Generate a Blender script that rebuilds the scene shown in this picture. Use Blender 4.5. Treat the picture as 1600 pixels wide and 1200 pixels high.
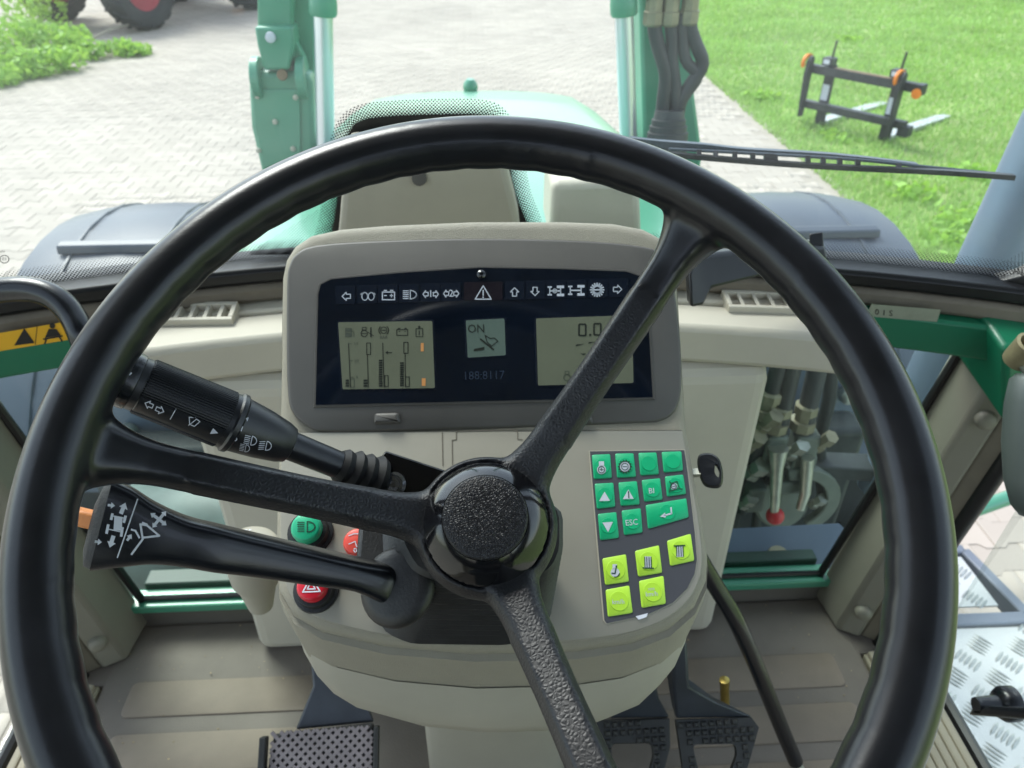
import bpy, bmesh, math, random
import numpy as np
from mathutils import Vector as V, Matrix
random.seed(5); rng = np.random.default_rng(5)
for o in list(bpy.data.objects): bpy.data.objects.remove(o)
SC = bpy.context.scene; COL = SC.collection
R_ = math.radians

# ------------------------------------------------------------------ camera
F = 1180.0; CAM = V((0, 0, 2.2)); TH = R_(34.3); PS = R_(2.8)
cf = V((math.sin(PS)*math.cos(TH), math.cos(PS)*math.cos(TH), -math.sin(TH)))
cr = V((math.cos(PS), -math.sin(PS), 0)); cu = cr.cross(cf)
cd = bpy.data.cameras.new('camera'); cam = bpy.data.objects.new('camera', cd); COL.objects.link(cam)
cd.sensor_width = 36; cd.sensor_fit = 'HORIZONTAL'; cd.lens = 36*F/1600; cd.clip_start = .02; cd.clip_end = 600
cam.matrix_world = Matrix(((cr.x, cu.x, -cf.x, CAM.x), (cr.y, cu.y, -cf.y, CAM.y), (cr.z, cu.z, -cf.z, CAM.z), (0, 0, 0, 1)))
cd.dof.use_dof = True; cd.dof.focus_distance = .47; cd.dof.aperture_fstop = 13
SC.camera = cam
# ------------------------------------------------------------------ sky, sun, exposure
SUN_EL, SUN_AZ = R_(52), R_(-35)          # azimuth measured from +Y towards +X
w = bpy.data.worlds.new('World'); SC.world = w; w.use_nodes = True
nt = w.node_tree; bg = nt.nodes['Background']
sky = nt.nodes.new('ShaderNodeTexSky'); sky.sky_type = 'NISHITA'; sky.sun_disc = False
sky.sun_elevation = SUN_EL; sky.sun_rotation = SUN_AZ; sky.air_density = 1.0; sky.dust_density = 1.0; sky.ozone_density = 1.0
hs = nt.nodes.new('ShaderNodeHueSaturation'); hs.inputs['Saturation'].default_value = .55
nt.links.new(sky.outputs[0], hs.inputs['Color']); nt.links.new(hs.outputs[0], bg.inputs['Color']); bg.inputs['Strength'].default_value = .15
sd = bpy.data.lights.new('sun', 'SUN'); sun = bpy.data.objects.new('sun', sd); COL.objects.link(sun)
sd.energy = 1.5; sd.angle = R_(25); sd.color = (1, .98, .95)
sdir = V((math.sin(SUN_AZ)*math.cos(SUN_EL), math.cos(SUN_AZ)*math.cos(SUN_EL), math.sin(SUN_EL)))
sun.rotation_euler = sdir.to_track_quat('Z', 'Y').to_euler(); sun.location = (0, 0, 30)
SC.view_settings.view_transform = 'Standard'; SC.view_settings.look = 'None'
SC.view_settings.exposure = 1.62; SC.view_settings.gamma = 1

# ------------------------------------------------------------------ pixel -> place helpers
def ray(px, py): return cf + cr*((px-800)/F) + cu*((600-py)/F)
def hz(px, py, z): d = ray(px, py); return CAM + d*((z-CAM.z)/d.z)
def hy(px, py, y): d = ray(px, py); return CAM + d*(y/d.y)
def hx(px, py, x): d = ray(px, py); return CAM + d*(x/d.x)
def dp(px, py, t): return CAM + ray(px, py)*t
def proj(p): d = V(p)-CAM; z = d.dot(cf); return 800+F*d.dot(cr)/z, 600-F*d.dot(cu)/z, z
class Pl:                                     # a plane in the place; x along ex, y along ey, n out
    def __init__(s, o, ex, ey):
        s.o = V(o); s.ex = V(ex).normalized(); s.ey = V(ey).normalized(); s.n = s.ex.cross(s.ey)
    def hit(s, px, py, h=0):
        o = s.o+s.n*h; d = ray(px, py); return CAM + d*((o-CAM).dot(s.n)/d.dot(s.n))
    def uv(s, px, py):
        q = s.hit(px, py)-s.o; return (q.dot(s.ex), q.dot(s.ey))
    def at(s, u, v, h=0): return s.o+s.ex*u+s.ey*v+s.n*h

# ------------------------------------------------------------------ materials
def lin(h):
    h = h.lstrip('#'); c = [int(h[i:i+2], 16)/255 for i in (0, 2, 4)]
    return tuple(x/12.92 if x <= .04045 else ((x+.055)/1.055)**2.4 for x in c)+(1,)
MATS = {}
def mat(name, col, rough=.5, metal=0., var=0., vscale=20., bump=0., bscale=300., kind='noise', coat=0., dirt=None, isl=0., spec=None, rvar=0., world=False):
    m = bpy.data.materials.new(name); m.use_nodes = True; t = m.node_tree; N = t.nodes; L = t.links
    p = N['Principled BSDF']; c = lin(col) if isinstance(col, str) else tuple(col)+(1,)
    p.inputs['Roughness'].default_value = rough; p.inputs['Metallic'].default_value = metal
    p.inputs['Coat Weight'].default_value = coat; p.inputs['Coat Roughness'].default_value = .08
    if spec is not None: p.inputs['Specular IOR Level'].default_value = spec
    tc = N.new('ShaderNodeTexCoord'); out = None
    if world: tc = N.new('ShaderNodeNewGeometry'); co_ = tc.outputs['Position']
    else: co_ = tc.outputs['Object']
    rgb = N.new('ShaderNodeRGB'); rgb.outputs[0].default_value = c; out = rgb.outputs[0]
    def noise(sc, det=5, rough_=.6):
        n = N.new('ShaderNodeTexNoise'); n.inputs['Scale'].default_value = sc; n.inputs['Detail'].default_value = det; n.inputs['Roughness'].default_value = rough_
        L.new(co_, n.inputs['Vector']); return n
    def mixc(fac, a, b, mode='MIX'):
        x = N.new('ShaderNodeMix'); x.data_type = 'RGBA'; x.blend_type = mode
        for s_, v_ in ((0, fac), (6, a), (7, b)):
            if hasattr(v_, 'links'): L.new(v_, x.inputs[s_])
            else: x.inputs[s_].default_value = v_
        return x.outputs[2]
    def ramp(src, a, b):
        mr = N.new('ShaderNodeMapRange'); L.new(src, mr.inputs[0]); mr.inputs[1].default_value = a; mr.inputs[2].default_value = b; return mr.outputs[0]
    if var:
        n = noise(vscale); f_ = ramp(n.outputs['Fac'], .3, .7)
        d = tuple(x*(1-var) for x in c[:3])+(1,); b = tuple(min(1, x*(1+var)) for x in c[:3])+(1,)
        out = mixc(f_, d, b)
    if isl:
        g = N.new('ShaderNodeNewGeometry'); oi = N.new('ShaderNodeObjectInfo')
        a = N.new('ShaderNodeMath'); a.operation = 'ADD'; L.new(g.outputs['Random Per Island'], a.inputs[0]); L.new(oi.outputs['Random'], a.inputs[1])
        fr = N.new('ShaderNodeMath'); fr.operation = 'FRACT'; L.new(a.outputs[0], fr.inputs[0])
        mr = N.new('ShaderNodeMapRange'); L.new(fr.outputs[0], mr.inputs[0]); mr.inputs[3].default_value = 1-isl; mr.inputs[4].default_value = 1+isl
        hv = N.new('ShaderNodeHueSaturation'); L.new(mr.outputs[0], hv.inputs['Value']); L.new(out, hv.inputs['Color']); out = hv.outputs[0]
    for dc, amt, ds in ([] if not dirt else dirt if isinstance(dirt, list) else [dirt]):
        n = noise(ds, 8, .7); f_ = ramp(n.outputs['Fac'], 1-amt*.62, 1-amt*.62+.16)
        out = mixc(f_, out, lin(dc))
    L.new(out, p.inputs['Base Color'])
    if rvar:
        n = noise(vscale*1.7); mr = N.new('ShaderNodeMapRange'); L.new(n.outputs['Fac'], mr.inputs[0]); mr.inputs[1].default_value = .3; mr.inputs[2].default_value = .7
        mr.inputs[3].default_value = max(.02, rough-rvar); mr.inputs[4].default_value = min(1, rough+rvar); L.new(mr.outputs[0], p.inputs['Roughness'])
    if bump:
        b = N.new('ShaderNodeBump'); b.inputs['Strength'].default_value = bump; b.inputs['Distance'].default_value = .0015
        if kind == 'leather':
            v = N.new('ShaderNodeTexVoronoi'); v.feature = 'DISTANCE_TO_EDGE'; v.inputs['Scale'].default_value = bscale
            n0 = noise(bscale*.35, 3); ad = N.new('ShaderNodeVectorMath'); ad.operation = 'MULTIPLY_ADD'; L.new(n0.outputs['Color'], ad.inputs[0]); ad.inputs[1].default_value = (.0022,)*3
            L.new(co_, ad.inputs[2]); L.new(ad.outputs[0], v.inputs['Vector'])
            mr = N.new('ShaderNodeMapRange'); L.new(v.outputs['Distance'], mr.inputs[0]); mr.inputs[2].default_value = .42; mr.interpolation_type = 'SMOOTHSTEP'
            b.inputs['Distance'].default_value = .0005; L.new(mr.outputs[0], b.inputs['Height'])
        else:
            n = noise(bscale, 4); L.new(n.outputs['Fac'], b.inputs['Height'])
        L.new(b.outputs[0], p.inputs['Normal'])
    MATS[name] = m; return m
mat('rim_black', (.012, .0125, .0145), .36, bump=.06, bscale=900, var=.25, vscale=30, rvar=.07)
mat('spoke_leather_', (.012, .0125, .0145), .36, bump=.4, bscale=480, kind='leather'); mat('spoke_leather', (.016, .016, .017), .36, bump=.55, bscale=480, kind='leather', var=.25, vscale=40)
mat('badge_leather', (.007, .007, .008), .36, spec=.4, bump=.5, bscale=650, kind='leather')
mat('gloss_black', (.005, .005, .006), .12, coat=.2)
mat('stalk_black', (.010, .011, .014), .33, bump=.12, bscale=1400, var=.3, vscale=60, dirt=[('#3f3d3a', .40, 90), ('#7b7974', .27, 240)])
mat('lever_black', (.006, .007, .010), .27, bump=.08, bscale=1200, dirt=[('#3a393b', .37, 90), ('#77767a', .262, 260)], coat=.15)
mat('boot_rubber', (.008, .008, .009), .62, spec=.3)
mat('paddle_end', '#1b1c1e', .6, bump=.6, bscale=900, var=.4, vscale=300)
mat('rubber', (.012, .012, .013), .45, var=.4, vscale=60, bump=.2, bscale=500, dirt=('#5b5246', .39, 60))
mat('seal_rubber', (.008, .008, .009), .35, var=.3, vscale=40, dirt=('#4c4840', .4, 30))
mat('print_white', '#c9ccd6', .5)
mat('print_icon', '#b4b9c2', .5)
mat('print_grey', '#c6c9d2', .5)
mat('console_beige', '#85827a', .55, bump=.14, bscale=900, var=.06, vscale=14, dirt=[('#6b675c', .38, 30), ('#4b463d', .30, 160)])
mat('rim_beige', '#8d8778', .6, bump=.6, bscale=900, kind='leather', var=.07, vscale=14)
mat('panel_beige', '#8b867a', .45, bump=.05, bscale=1200, var=.05, vscale=12, dirt=[('#6a665d', .40, 24), ('#4f4a40', .29, 170)])
mat('shroud_beige', '#9d988a', .5, bump=.06, bscale=600, var=.06, vscale=10, dirt=[('#7b7160', .45, 14), ('#b0aca0', .37, 30), ('#57503f', .30, 130)])
mat('wall_beige', '#bbb5a6', .6, bump=.1, bscale=500, var=.05, vscale=8, dirt=[('#9c8f76', .45, 7), ('#7c6a50', .33, 40)])
mat('bezel', '#4d4a46', .5, bump=.1, bscale=1200, var=.07, vscale=20, dirt=[('#45423d', .42, 26), ('#6b675f', .31, 140)])
mat('cluster_navy', '#0d131d', .07, coat=.5, var=.3, vscale=18)
mat('tile_navy', '#141a25', .2)
mat('tile_red', '#1e1a20', .2)
mat('groove', '#5d574c', .7)
mat('lcd', '#646756', .32, var=.06, vscale=30)
mat('lcd_green', '#55635b', .32, var=.06, vscale=30)
mat('lcd_ink', '#1f231d', .4)
mat('lcd_soft', '#454a40', .4)
mat('lcd_orange', '#c98a52', .4)
mat('ghost', '#2b3442', .25)
mat('keypad_grey', '#43444a', .4, bump=.05, bscale=1500)
mat('key_green', '#0a9f6b', .38, bump=.04, bscale=900, var=.05, vscale=80)
mat('key_lime', '#a6d03c', .38, bump=.04, bscale=900, var=.05, vscale=80)
mat('key_shade', '#087a55', .5); mat('key_lime_shade', '#84a82c', .5)
mat('button_green', '#1fa67a', .35, var=.05, vscale=70)
mat('button_red', '#c3182b', .3, var=.05, vscale=70)
mat('button_orange', '#d4473a', .4, var=.06, vscale=70)
mat('print_dark', '#143b2c', .5)
mat('chrome', '#dfe6ee', .28, .75)
mat('bolt_steel', '#9a9da2', .2, .9)
mat('zinc', '#b8b9ae', .4, .8, var=.2, vscale=40, dirt=('#8b7a5e', .45, 60))
mat('hinge_metal', '#948a6b', .45, .5, var=.2, vscale=60)
mat('brass', '#b09a56', .35, .9, var=.2, vscale=60)
mat('orange_tab', '#c87c3f', .55, bump=.3, bscale=400)
mat('floor_mat', '#6f675e', .75, bump=.35, bscale=420, var=.16, vscale=6, dirt=[('#8e8677', .50, 5), ('#4d4439', .44, 11), ('#b0a797', .36, 90)])
mat('floor_slat', '#7c7062', .7, bump=.3, bscale=420, var=.14, vscale=9, dirt=[('#978f80', .52, 6), ('#574e42', .43, 14), ('#b5ad9e', .37, 80)])
mat('sill_beige', '#978e7b', .7, bump=.3, bscale=200, var=.12, vscale=12, dirt=[('#6b6152', .48, 16), ('#4a4238', .36, 50)])
mat('kick_grey', '#5f5a52', .7, bump=.2, bscale=300, var=.12, vscale=9, dirt=('#857b6b', .42, 12))
mat('pillar_grey', '#7e7a6d', .55, bump=.12, bscale=600, var=.07, vscale=9, dirt=[('#5d5546', .46, 10), ('#a39c8c', .38, 28)])
mat('pillar_brown', '#6b6456', .6, var=.12, vscale=14, dirt=('#453f35', .42, 20))
mat('trim_brown', '#6f675b', .7, bump=.2, bscale=200, var=.2, vscale=14, dirt=('#4d4335', .5, 18))
mat('tractor_green', '#11694a', .38, var=.08, vscale=6, dirt=('#3d6b52', .36, 14), coat=.2)
mat('faded_green', '#4b9377', .42, var=.08, vscale=5, dirt=[('#7d9c84', .43, 9), ('#6b4a30', .335, 22)], coat=.15)
mat('dark_green', '#06301f', .45, var=.2, vscale=9, dirt=('#3b3b31', .42, 14))
mat('bonnet_green', '#468c70', .32, var=.06, vscale=3, dirt=[('#8fb09e', .42, 5), ('#4f7f68', .36, 14)], coat=.25)
mat('fender_black', '#3f4854', .42, bump=.06, bscale=300, var=.10, vscale=5, dirt=('#6b7280', .38, 7))
mat('bluegrey_plate', '#556274', .5, var=.12, vscale=7, dirt=('#8d8f8c', .42, 16))
mat('machine_dark', '#23292a', .6, var=.4, vscale=12, dirt=('#5b564a', .44, 14))
mat('tyre', '#26292b', .8, bump=.3, bscale=60, var=.2, vscale=5, dirt=('#5a5751', .46, 6))
mat('rim_red', '#8e1f33', .45, var=.15, vscale=4)
mat('body_red', '#c02a22', .4, var=.08, vscale=3, coat=.3)
mat('axle_tan', '#8b7f70', .7, var=.2, vscale=8)
mat('hose', '#3a3c3f', .55, bump=.3, bscale=120, var=.25, vscale=14, dirt=('#77756f', .42, 25))
mat('fitting', '#8f8872', .5, .3, var=.2, vscale=30, dirt=('#8a6b4c', .47, 30))
mat('coupler_grey', '#697069', .55, .15, var=.2, vscale=16, dirt=('#6b4e3b', .45, 18))
mat('tank_grey', '#56645f', .5, var=.25, vscale=14, dirt=('#8b9690', .44, 18))
mat('knob_red', '#cc3038', .4)
mat('sticker_yellow', '#e0a91c', .5); mat('print_black', '#191714', .5); mat('sticker_pale', '#8a8f7c', .5, var=.1, vscale=60)
mat('pedal_blue', '#34383f', .45, .2, var=.2, vscale=22, dirt=('#7d8088', .44, 30))
mat('pedal_rubber', '#222221', .55, var=.3, vscale=40, dirt=('#574f47', .44, 45))
mat('pedal_worn', '#787072', .5, var=.22, vscale=25, dirt=('#a98f72', .46, 30))
mat('checker', '#d6d8d2', .38, .35, var=.06, vscale=14, dirt=('#a5a193', .40, 22))
mat('checker_stud', '#b4b8b3', .3, .6, var=.15, vscale=50)
mat('step_frame', '#7e8691', .5, .2, var=.12, vscale=12, dirt=('#a59a88', .38, 30))
mat('housing_grey', '#4b5350', .45, var=.06, vscale=8)
mat('exhaust', '#76869a', .4, .3, var=.1, vscale=5)
mat('fork_steel', '#34373a', .5, .2, var=.3, vscale=8, dirt=[('#6d645a', .44, 7), ('#7a4f2e', .38, 14)])
mat('fork_rust', '#6f5a3e', .6, var=.3, vscale=8)
mat('fork_orange', '#e07d1f', .5, var=.1, vscale=14)
mat('fork_silver', '#b7bab8', .4, .5, var=.12, vscale=10)
mat('paver', '#a39b90', .85, bump=.4, bscale=90, var=.12, vscale=.55, isl=.07, dirt=('#948a76', .42, 1.3), world=True)
mat('joint_sand', '#a0988c', .95, bump=.4, bscale=60, var=.15, vscale=2)
mat('soil', '#86985a', .95, bump=.6, bscale=30, var=.3, vscale=1.5)
mat('kerb_stone', '#9d968b', .85, bump=.4, bscale=60, var=.1, vscale=3)
mat('hedge', '#26401f', .8, var=.3, vscale=6, isl=.3)
mat('bark', '#8d8778', .8, var=.2, vscale=20)
mat('roof_lining', '#4b4844', .8, var=.05, vscale=6)
mat('roof_white', '#3c7a60', .5)
def wheelmat():                               # grained leather at the hub fading into smooth polished rim
    m = mat('wheel_black', (.009, .0095, .0115), .28, spec=.45, bump=.6, bscale=400, kind='leather', var=.3, vscale=35, rvar=.06); t = m.node_tree; N = t.nodes; L = t.links
    at = N.new('ShaderNodeAttribute'); at.attribute_name = 'grain'
    b = [n for n in N if n.type == 'BUMP'][0]; mr = N.new('ShaderNodeMapRange'); mr.inputs[3].default_value = .02; mr.inputs[4].default_value = .36
    L.new(at.outputs['Fac'], mr.inputs[0]); L.new(mr.outputs[0], b.inputs['Strength'])
    rr = N.new('ShaderNodeMapRange'); rr.inputs[3].default_value = .28; rr.inputs[4].default_value = .44; L.new(at.outputs['Fac'], rr.inputs[0]); L.new(rr.outputs[0], N['Principled BSDF'].inputs['Roughness'])
wheelmat()
def leafmat(name, a, b, tr=.35):
    m = mat(name, a, .55, isl=.28, var=.26 if name == 'grass' else 0., vscale=.9, world=True, dirt=[('#c4c67e', .46, .7), ('#5f9a3e', .40, 1.6)] if name == 'grass' else None); t = m.node_tree; N = t.nodes; L = t.links; p = N['Principled BSDF']
    d = N.new('ShaderNodeBsdfTranslucent'); d.inputs[0].default_value = lin(b); x = N.new('ShaderNodeMixShader'); x.inputs[0].default_value = tr
    L.new(p.outputs[0], x.inputs[1]); L.new(d.outputs[0], x.inputs[2]); L.new(x.outputs[0], N['Material Output'].inputs[0]); return m
leafmat('leaf', '#8db653', '#a4cc55', .4); leafmat('grass', '#9abb70', '#a4c766', .35)
def glassmat(name, tint, k=1.0, film=.018):
    m = bpy.data.materials.new(name); m.use_nodes = True; t = m.node_tree; N = t.nodes; L = t.links; N.remove(N['Principled BSDF'])
    a = N.new('ShaderNodeBsdfTransparent'); a.inputs[0].default_value = tuple(tint)+(1,)
    g = N.new('ShaderNodeBsdfGlossy'); g.inputs['Roughness'].default_value = .01
    lw = N.new('ShaderNodeLayerWeight'); lw.inputs[0].default_value = .5
    pw = N.new('ShaderNodeMath'); pw.operation = 'POWER'; L.new(lw.outputs['Facing'], pw.inputs[0]); pw.inputs[1].default_value = 5
    mu = N.new('ShaderNodeMath'); mu.operation = 'MULTIPLY_ADD'; mu.inputs[1].default_value = .96*k; mu.inputs[2].default_value = .03*k; L.new(pw.outputs[0], mu.inputs[0])
    df = N.new('ShaderNodeBsdfTranslucent'); df.inputs[0].default_value = (.8, .8, .78, 1); x0 = N.new('ShaderNodeMixShader'); tcg = N.new('ShaderNodeTexCoord'); ng = N.new('ShaderNodeTexNoise'); ng.inputs['Scale'].default_value = 5; ng.inputs['Detail'].default_value = 7; ng.inputs['Roughness'].default_value = .65; L.new(tcg.outputs['Object'], ng.inputs['Vector']); mg_ = N.new('ShaderNodeMapRange'); L.new(ng.outputs['Fac'], mg_.inputs[0]); mg_.inputs[1].default_value = .35; mg_.inputs[2].default_value = .72; mg_.inputs[3].default_value = film*.35; mg_.inputs[4].default_value = film*2.2; L.new(mg_.outputs[0], x0.inputs[0])   # thin film of dust, mixed in to veil the view with haze
    L.new(a.outputs[0], x0.inputs[1]); L.new(df.outputs[0], x0.inputs[2])
    x = N.new('ShaderNodeMixShader'); L.new(mu.outputs[0], x.inputs[0]); L.new(x0.outputs[0], x.inputs[1]); L.new(g.outputs[0], x.inputs[2])
    L.new(x.outputs[0], N['Material Output'].inputs[0]); MATS[name] = m
glassmat('glass', (.95, .985, .965), film=.014); glassmat('glass_low', (.86, .93, .90), k=.4, film=.004)
def fritmat():                                # printed ceramic dots, UV in metres: u along, v = distance from the solid edge
    m = bpy.data.materials.new('frit'); m.use_nodes = True; t = m.node_tree; N = t.nodes; L = t.links; p = N['Principled BSDF']
    p.inputs['Base Color'].default_value = (.006, .006, .007, 1); p.inputs['Roughness'].default_value = .3
    uv = N.new('ShaderNodeUVMap'); sp = N.new('ShaderNodeSeparateXYZ'); L.new(uv.outputs[0], sp.inputs[0])
    def M_(op, a, b=None):
        n = N.new('ShaderNodeMath'); n.operation = op
        for i, x in enumerate((a, b)):
            if x is None: continue
            if hasattr(x, 'links'): L.new(x, n.inputs[i])
            else: n.inputs[i].default_value = x
        return n.outputs[0]
    k = 1/.0040; u = M_('MULTIPLY', sp.outputs[0], k); v = M_('MULTIPLY', sp.outputs[1], k)
    a = M_('ADD', u, v); b = M_('SUBTRACT', u, v)
    fa = M_('SUBTRACT', M_('FRACT', a), .5); fb = M_('SUBTRACT', M_('FRACT', b), .5)
    d = M_('SQRT', M_('ADD', M_('MULTIPLY', fa, fa), M_('MULTIPLY', fb, fb)))
    mr = N.new('ShaderNodeMapRange'); L.new(sp.outputs[1], mr.inputs[0]); mr.inputs[1].default_value = 0; mr.inputs[2].default_value = .024; mr.inputs[3].default_value = .52; mr.inputs[4].default_value = .18
    msk = M_('LESS_THAN', d, mr.outputs[0])
    tr = N.new('ShaderNodeBsdfTransparent'); x = N.new('ShaderNodeMixShader'); L.new(msk, x.inputs[0]); L.new(tr.outputs[0], x.inputs[1]); L.new(p.outputs[0], x.inputs[2])
    L.new(x.outputs[0], N['Material Output'].inputs[0]); MATS['frit'] = m
fritmat()

# ------------------------------------------------------------------ mesh helpers
ROOT = {}
def tag(o, label=None, cat=None, group=None, kind=None):
    if label: o['label'] = label
    if cat: o['category'] = cat
    if group: o['group'] = group
    if kind: o['kind'] = kind
    return o
def thing(name, label, cat, loc, group=None):
    o = bpy.data.objects.new(name, None); COL.objects.link(o); o.location = loc; o.empty_display_size = .05
    ROOT[o.name] = V(loc); return tag(o, label, cat, group)
class M:
    def __init__(s): s.v = []; s.f = []; s.m = []
    def add(s, vs, fs, mi=0):
        b = len(s.v); s.v += [tuple(x) for x in vs]; s.f += [tuple(i+b for i in f) for f in fs]; s.m += [mi]*len(fs); return s
    def hexa(s, p, mi=0):                     # 4 bottom, 4 top
        return s.add(p, [(3, 2, 1, 0), (4, 5, 6, 7), (0, 1, 5, 4), (1, 2, 6, 5), (2, 3, 7, 6), (3, 0, 4, 7)], mi)
    def box(s, c, d, ax=None, mi=0):
        c = V(c); a, b, e = ax or (V((1, 0, 0)), V((0, 1, 0)), V((0, 0, 1)))
        a = a*d[0]/2; b = b*d[1]/2; e = e*d[2]/2
        return s.hexa([c-a-b-e, c+a-b-e, c+a+b-e, c-a+b-e, c-a-b+e, c+a-b+e, c+a+b+e, c-a+b+e], mi)
    def bb(s, x0, x1, y0, y1, z0, z1, mi=0): return s.box(((x0+x1)/2, (y0+y1)/2, (z0+z1)/2), (x1-x0, y1-y0, z1-z0), mi=mi)
    def bar(s, p, q, wd, th, up=(0, 0, 1), mi=0):
        p = V(p); q = V(q); a = (q-p); l = a.length; a /= l; b = V(up).cross(a)
        if b.length < 1e-4: b = V((1, 0, 0)).cross(a)
        b.normalize(); c = a.cross(b); return s.box((p+q)/2, (l, wd, th), (a, b, c), mi)
    def rings(s, rs, cap0=True, cap1=True, loop=False, mi=0, capmi=None):
        n = len(rs[0]); vs = [p for r in rs for p in r]; fs = []
        k = len(rs)
        for i in range(k if loop else k-1):
            for j in range(n):
                a = i*n+j; b = i*n+(j+1) % n; c = ((i+1) % k)*n+(j+1) % n; d = ((i+1) % k)*n+j; fs.append((a, b, c, d))
        b0 = len(s.v); s.add(vs, fs, mi); cm = mi if capmi is None else capmi
        if not loop:
            if cap0: s.f.append(tuple(b0+j for j in reversed(range(n)))); s.m.append(cm)
            if cap1: s.f.append(tuple(b0+(k-1)*n+j for j in range(n))); s.m.append(cm)
        return s
    def tube(s, path, r, seg=12, mi=0, cap=True, loop=False):
        P = [V(p) for p in path]; n = len(P); rr = r if hasattr(r, '__len__') else [r]*n; rs = []
        t0 = (P[1]-P[0]).normalized(); x = t0.orthogonal().normalized()
        for i in range(n):
            t = ((P[(i+1) % n]-P[i-1]) if loop else (P[min(i+1, n-1)]-P[max(i-1, 0)])).normalized()
            x = (x-t*x.dot(t)).normalized(); y = t.cross(x)
            rs.append([P[i]+(x*math.cos(2*math.pi*j/seg)+y*math.sin(2*math.pi*j/seg))*rr[i] for j in range(seg)])
        return s.rings(rs, cap, cap, loop, mi)
    def lathe(s, o, ax, prof, seg=32, mi=0, cap=True, ref=None):
        o = V(o); a = V(ax).normalized(); x = (V(ref)-a*V(ref).dot(a)).normalized() if ref else a.orthogonal().normalized(); y = a.cross(x)
        return s.rings([[o+a*t+(x*math.cos(2*math.pi*j/seg)+y*math.sin(2*math.pi*j/seg))*max(r, 1e-5) for j in range(seg)] for t, r in prof], cap, cap, False, mi)
    def ell(s, c, r, seg=16, mi=0, ax=None):
        c = V(c); a, b, e = ax or (V((1, 0, 0)), V((0, 1, 0)), V((0, 0, 1))); rs = []
        for i in range(1, seg//2):
            t = math.pi*i/(seg//2); rs.append([c-e*r[2]*math.cos(t)+(a*r[0]*math.cos(2*math.pi*j/seg)+b*r[1]*math.sin(2*math.pi*j/seg))*math.sin(t) for j in range(seg)])
        return s.rings(rs, mi=mi)
    def poly(s, pl, pts, levels, mi=0, capmi=None, base=True):   # polygon (u,v) raised from a plane; levels = (inset, height)
        rs = [[pl.at(x, y, h) for x, y in inset(pts, i)] for i, h in levels]
        return s.rings(rs, base, True, mi=mi, capmi=capmi)
    def build(s, name, mats, parent=None, smooth=40, bevel=0, off=None, seg=2, weld=False):
        me = bpy.data.meshes.new(name); base = V((0, 0, 0))
        r = parent
        while r is not None and r.parent is not None: r = r.parent
        if r is not None: base = ROOT.get(r.name, V((0, 0, 0)))
        if off is not None: base = V(off)
        me.from_pydata([(x-base.x, y-base.y, z-base.z) for x, y, z in s.v], [], s.f)
        for k in ([mats] if isinstance(mats, str) else mats): me.materials.append(MATS[k])
        for p, mi in zip(me.polygons, s.m): p.material_index = mi
        bm = bmesh.new(); bm.from_mesh(me)
        if weld: bmesh.ops.remove_doubles(bm, verts=bm.verts, dist=1e-5)
        bmesh.ops.recalc_face_normals(bm, faces=bm.faces); bm.to_mesh(me); bm.free()
        me.update()
        if smooth:
            me.polygons.foreach_set('use_smooth', [True]*len(me.polygons)); me.set_sharp_from_angle(angle=R_(smooth))
        o = bpy.data.objects.new(name, me); COL.objects.link(o)
        if parent is not None: o.parent = parent
        elif off is not None: o.location = off
        if bevel:
            b = o.modifiers.new('bevel', 'BEVEL'); b.width = bevel; b.segments = seg; b.limit_method = 'ANGLE'; b.angle_limit = R_(35); b.harden_normals = False
        return o
def inset(pts, d):
    if abs(d) < 1e-9: return list(pts)
    n = len(pts); A = sum(pts[i][0]*pts[(i+1) % n][1]-pts[(i+1) % n][0]*pts[i][1] for i in range(n)); sg = 1 if A > 0 else -1; out = []
    for i in range(n):
        p = pts[i-1]; q = pts[i]; r = pts[(i+1) % n]
        e1 = (q[0]-p[0], q[1]-p[1]); e2 = (r[0]-q[0], r[1]-q[1]); l1 = math.hypot(*e1) or 1; l2 = math.hypot(*e2) or 1
        n1 = (-e1[1]/l1*sg, e1[0]/l1*sg); n2 = (-e2[1]/l2*sg, e2[0]/l2*sg); bx, by = n1[0]+n2[0], n1[1]+n2[1]; k = max(.35, (bx*bx+by*by)/2)
        out.append((q[0]+bx/k*d, q[1]+by/k*d))
    return out
def rounded(pts, r, seg=4):
    out = []; n = len(pts); rr = r if hasattr(r, '__len__') else [r]*n
    for i in range(n):
        p = V(pts[i-1]+(0,)); q = V(pts[i]+(0,)); t = V(pts[(i+1) % n]+(0,)); a = (p-q); b = (t-q)
        k = min(rr[i], a.length*.48, b.length*.48)
        if k < 1e-6: out.append((q.x, q.y)); continue
        A = q+a.normalized()*k; B = q+b.normalized()*k
        for j in range(seg+1):
            u = j/seg; c = A*(1-u)**2+q*2*u*(1-u)+B*u*u; out.append((c.x, c.y))
    return out
def pxpoly(pl, pts): return [pl.uv(*p) for p in pts]
def spline(pts, k=6, closed=False):
    P = [V(tuple(p)+((0,) if len(p) == 2 else ())) for p in pts]; n = len(P); out = []
    for i in range(n if closed else n-1):
        p0 = P[(i-1) % n] if closed else P[max(i-1, 0)]; p1 = P[i]; p2 = P[(i+1) % n]; p3 = P[(i+2) % n] if closed else P[min(i+2, n-1)]
        for j in range(k):
            t = j/k; out.append(.5*((2*p1)+(p2-p0)*t+(2*p0-5*p1+4*p2-p3)*t*t+(3*p1-p0-3*p2+p3)*t**3))
    if not closed: out.append(P[-1])
    return out if len(pts[0]) == 3 else [(p.x, p.y) for p in out]
_txt = {}
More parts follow.
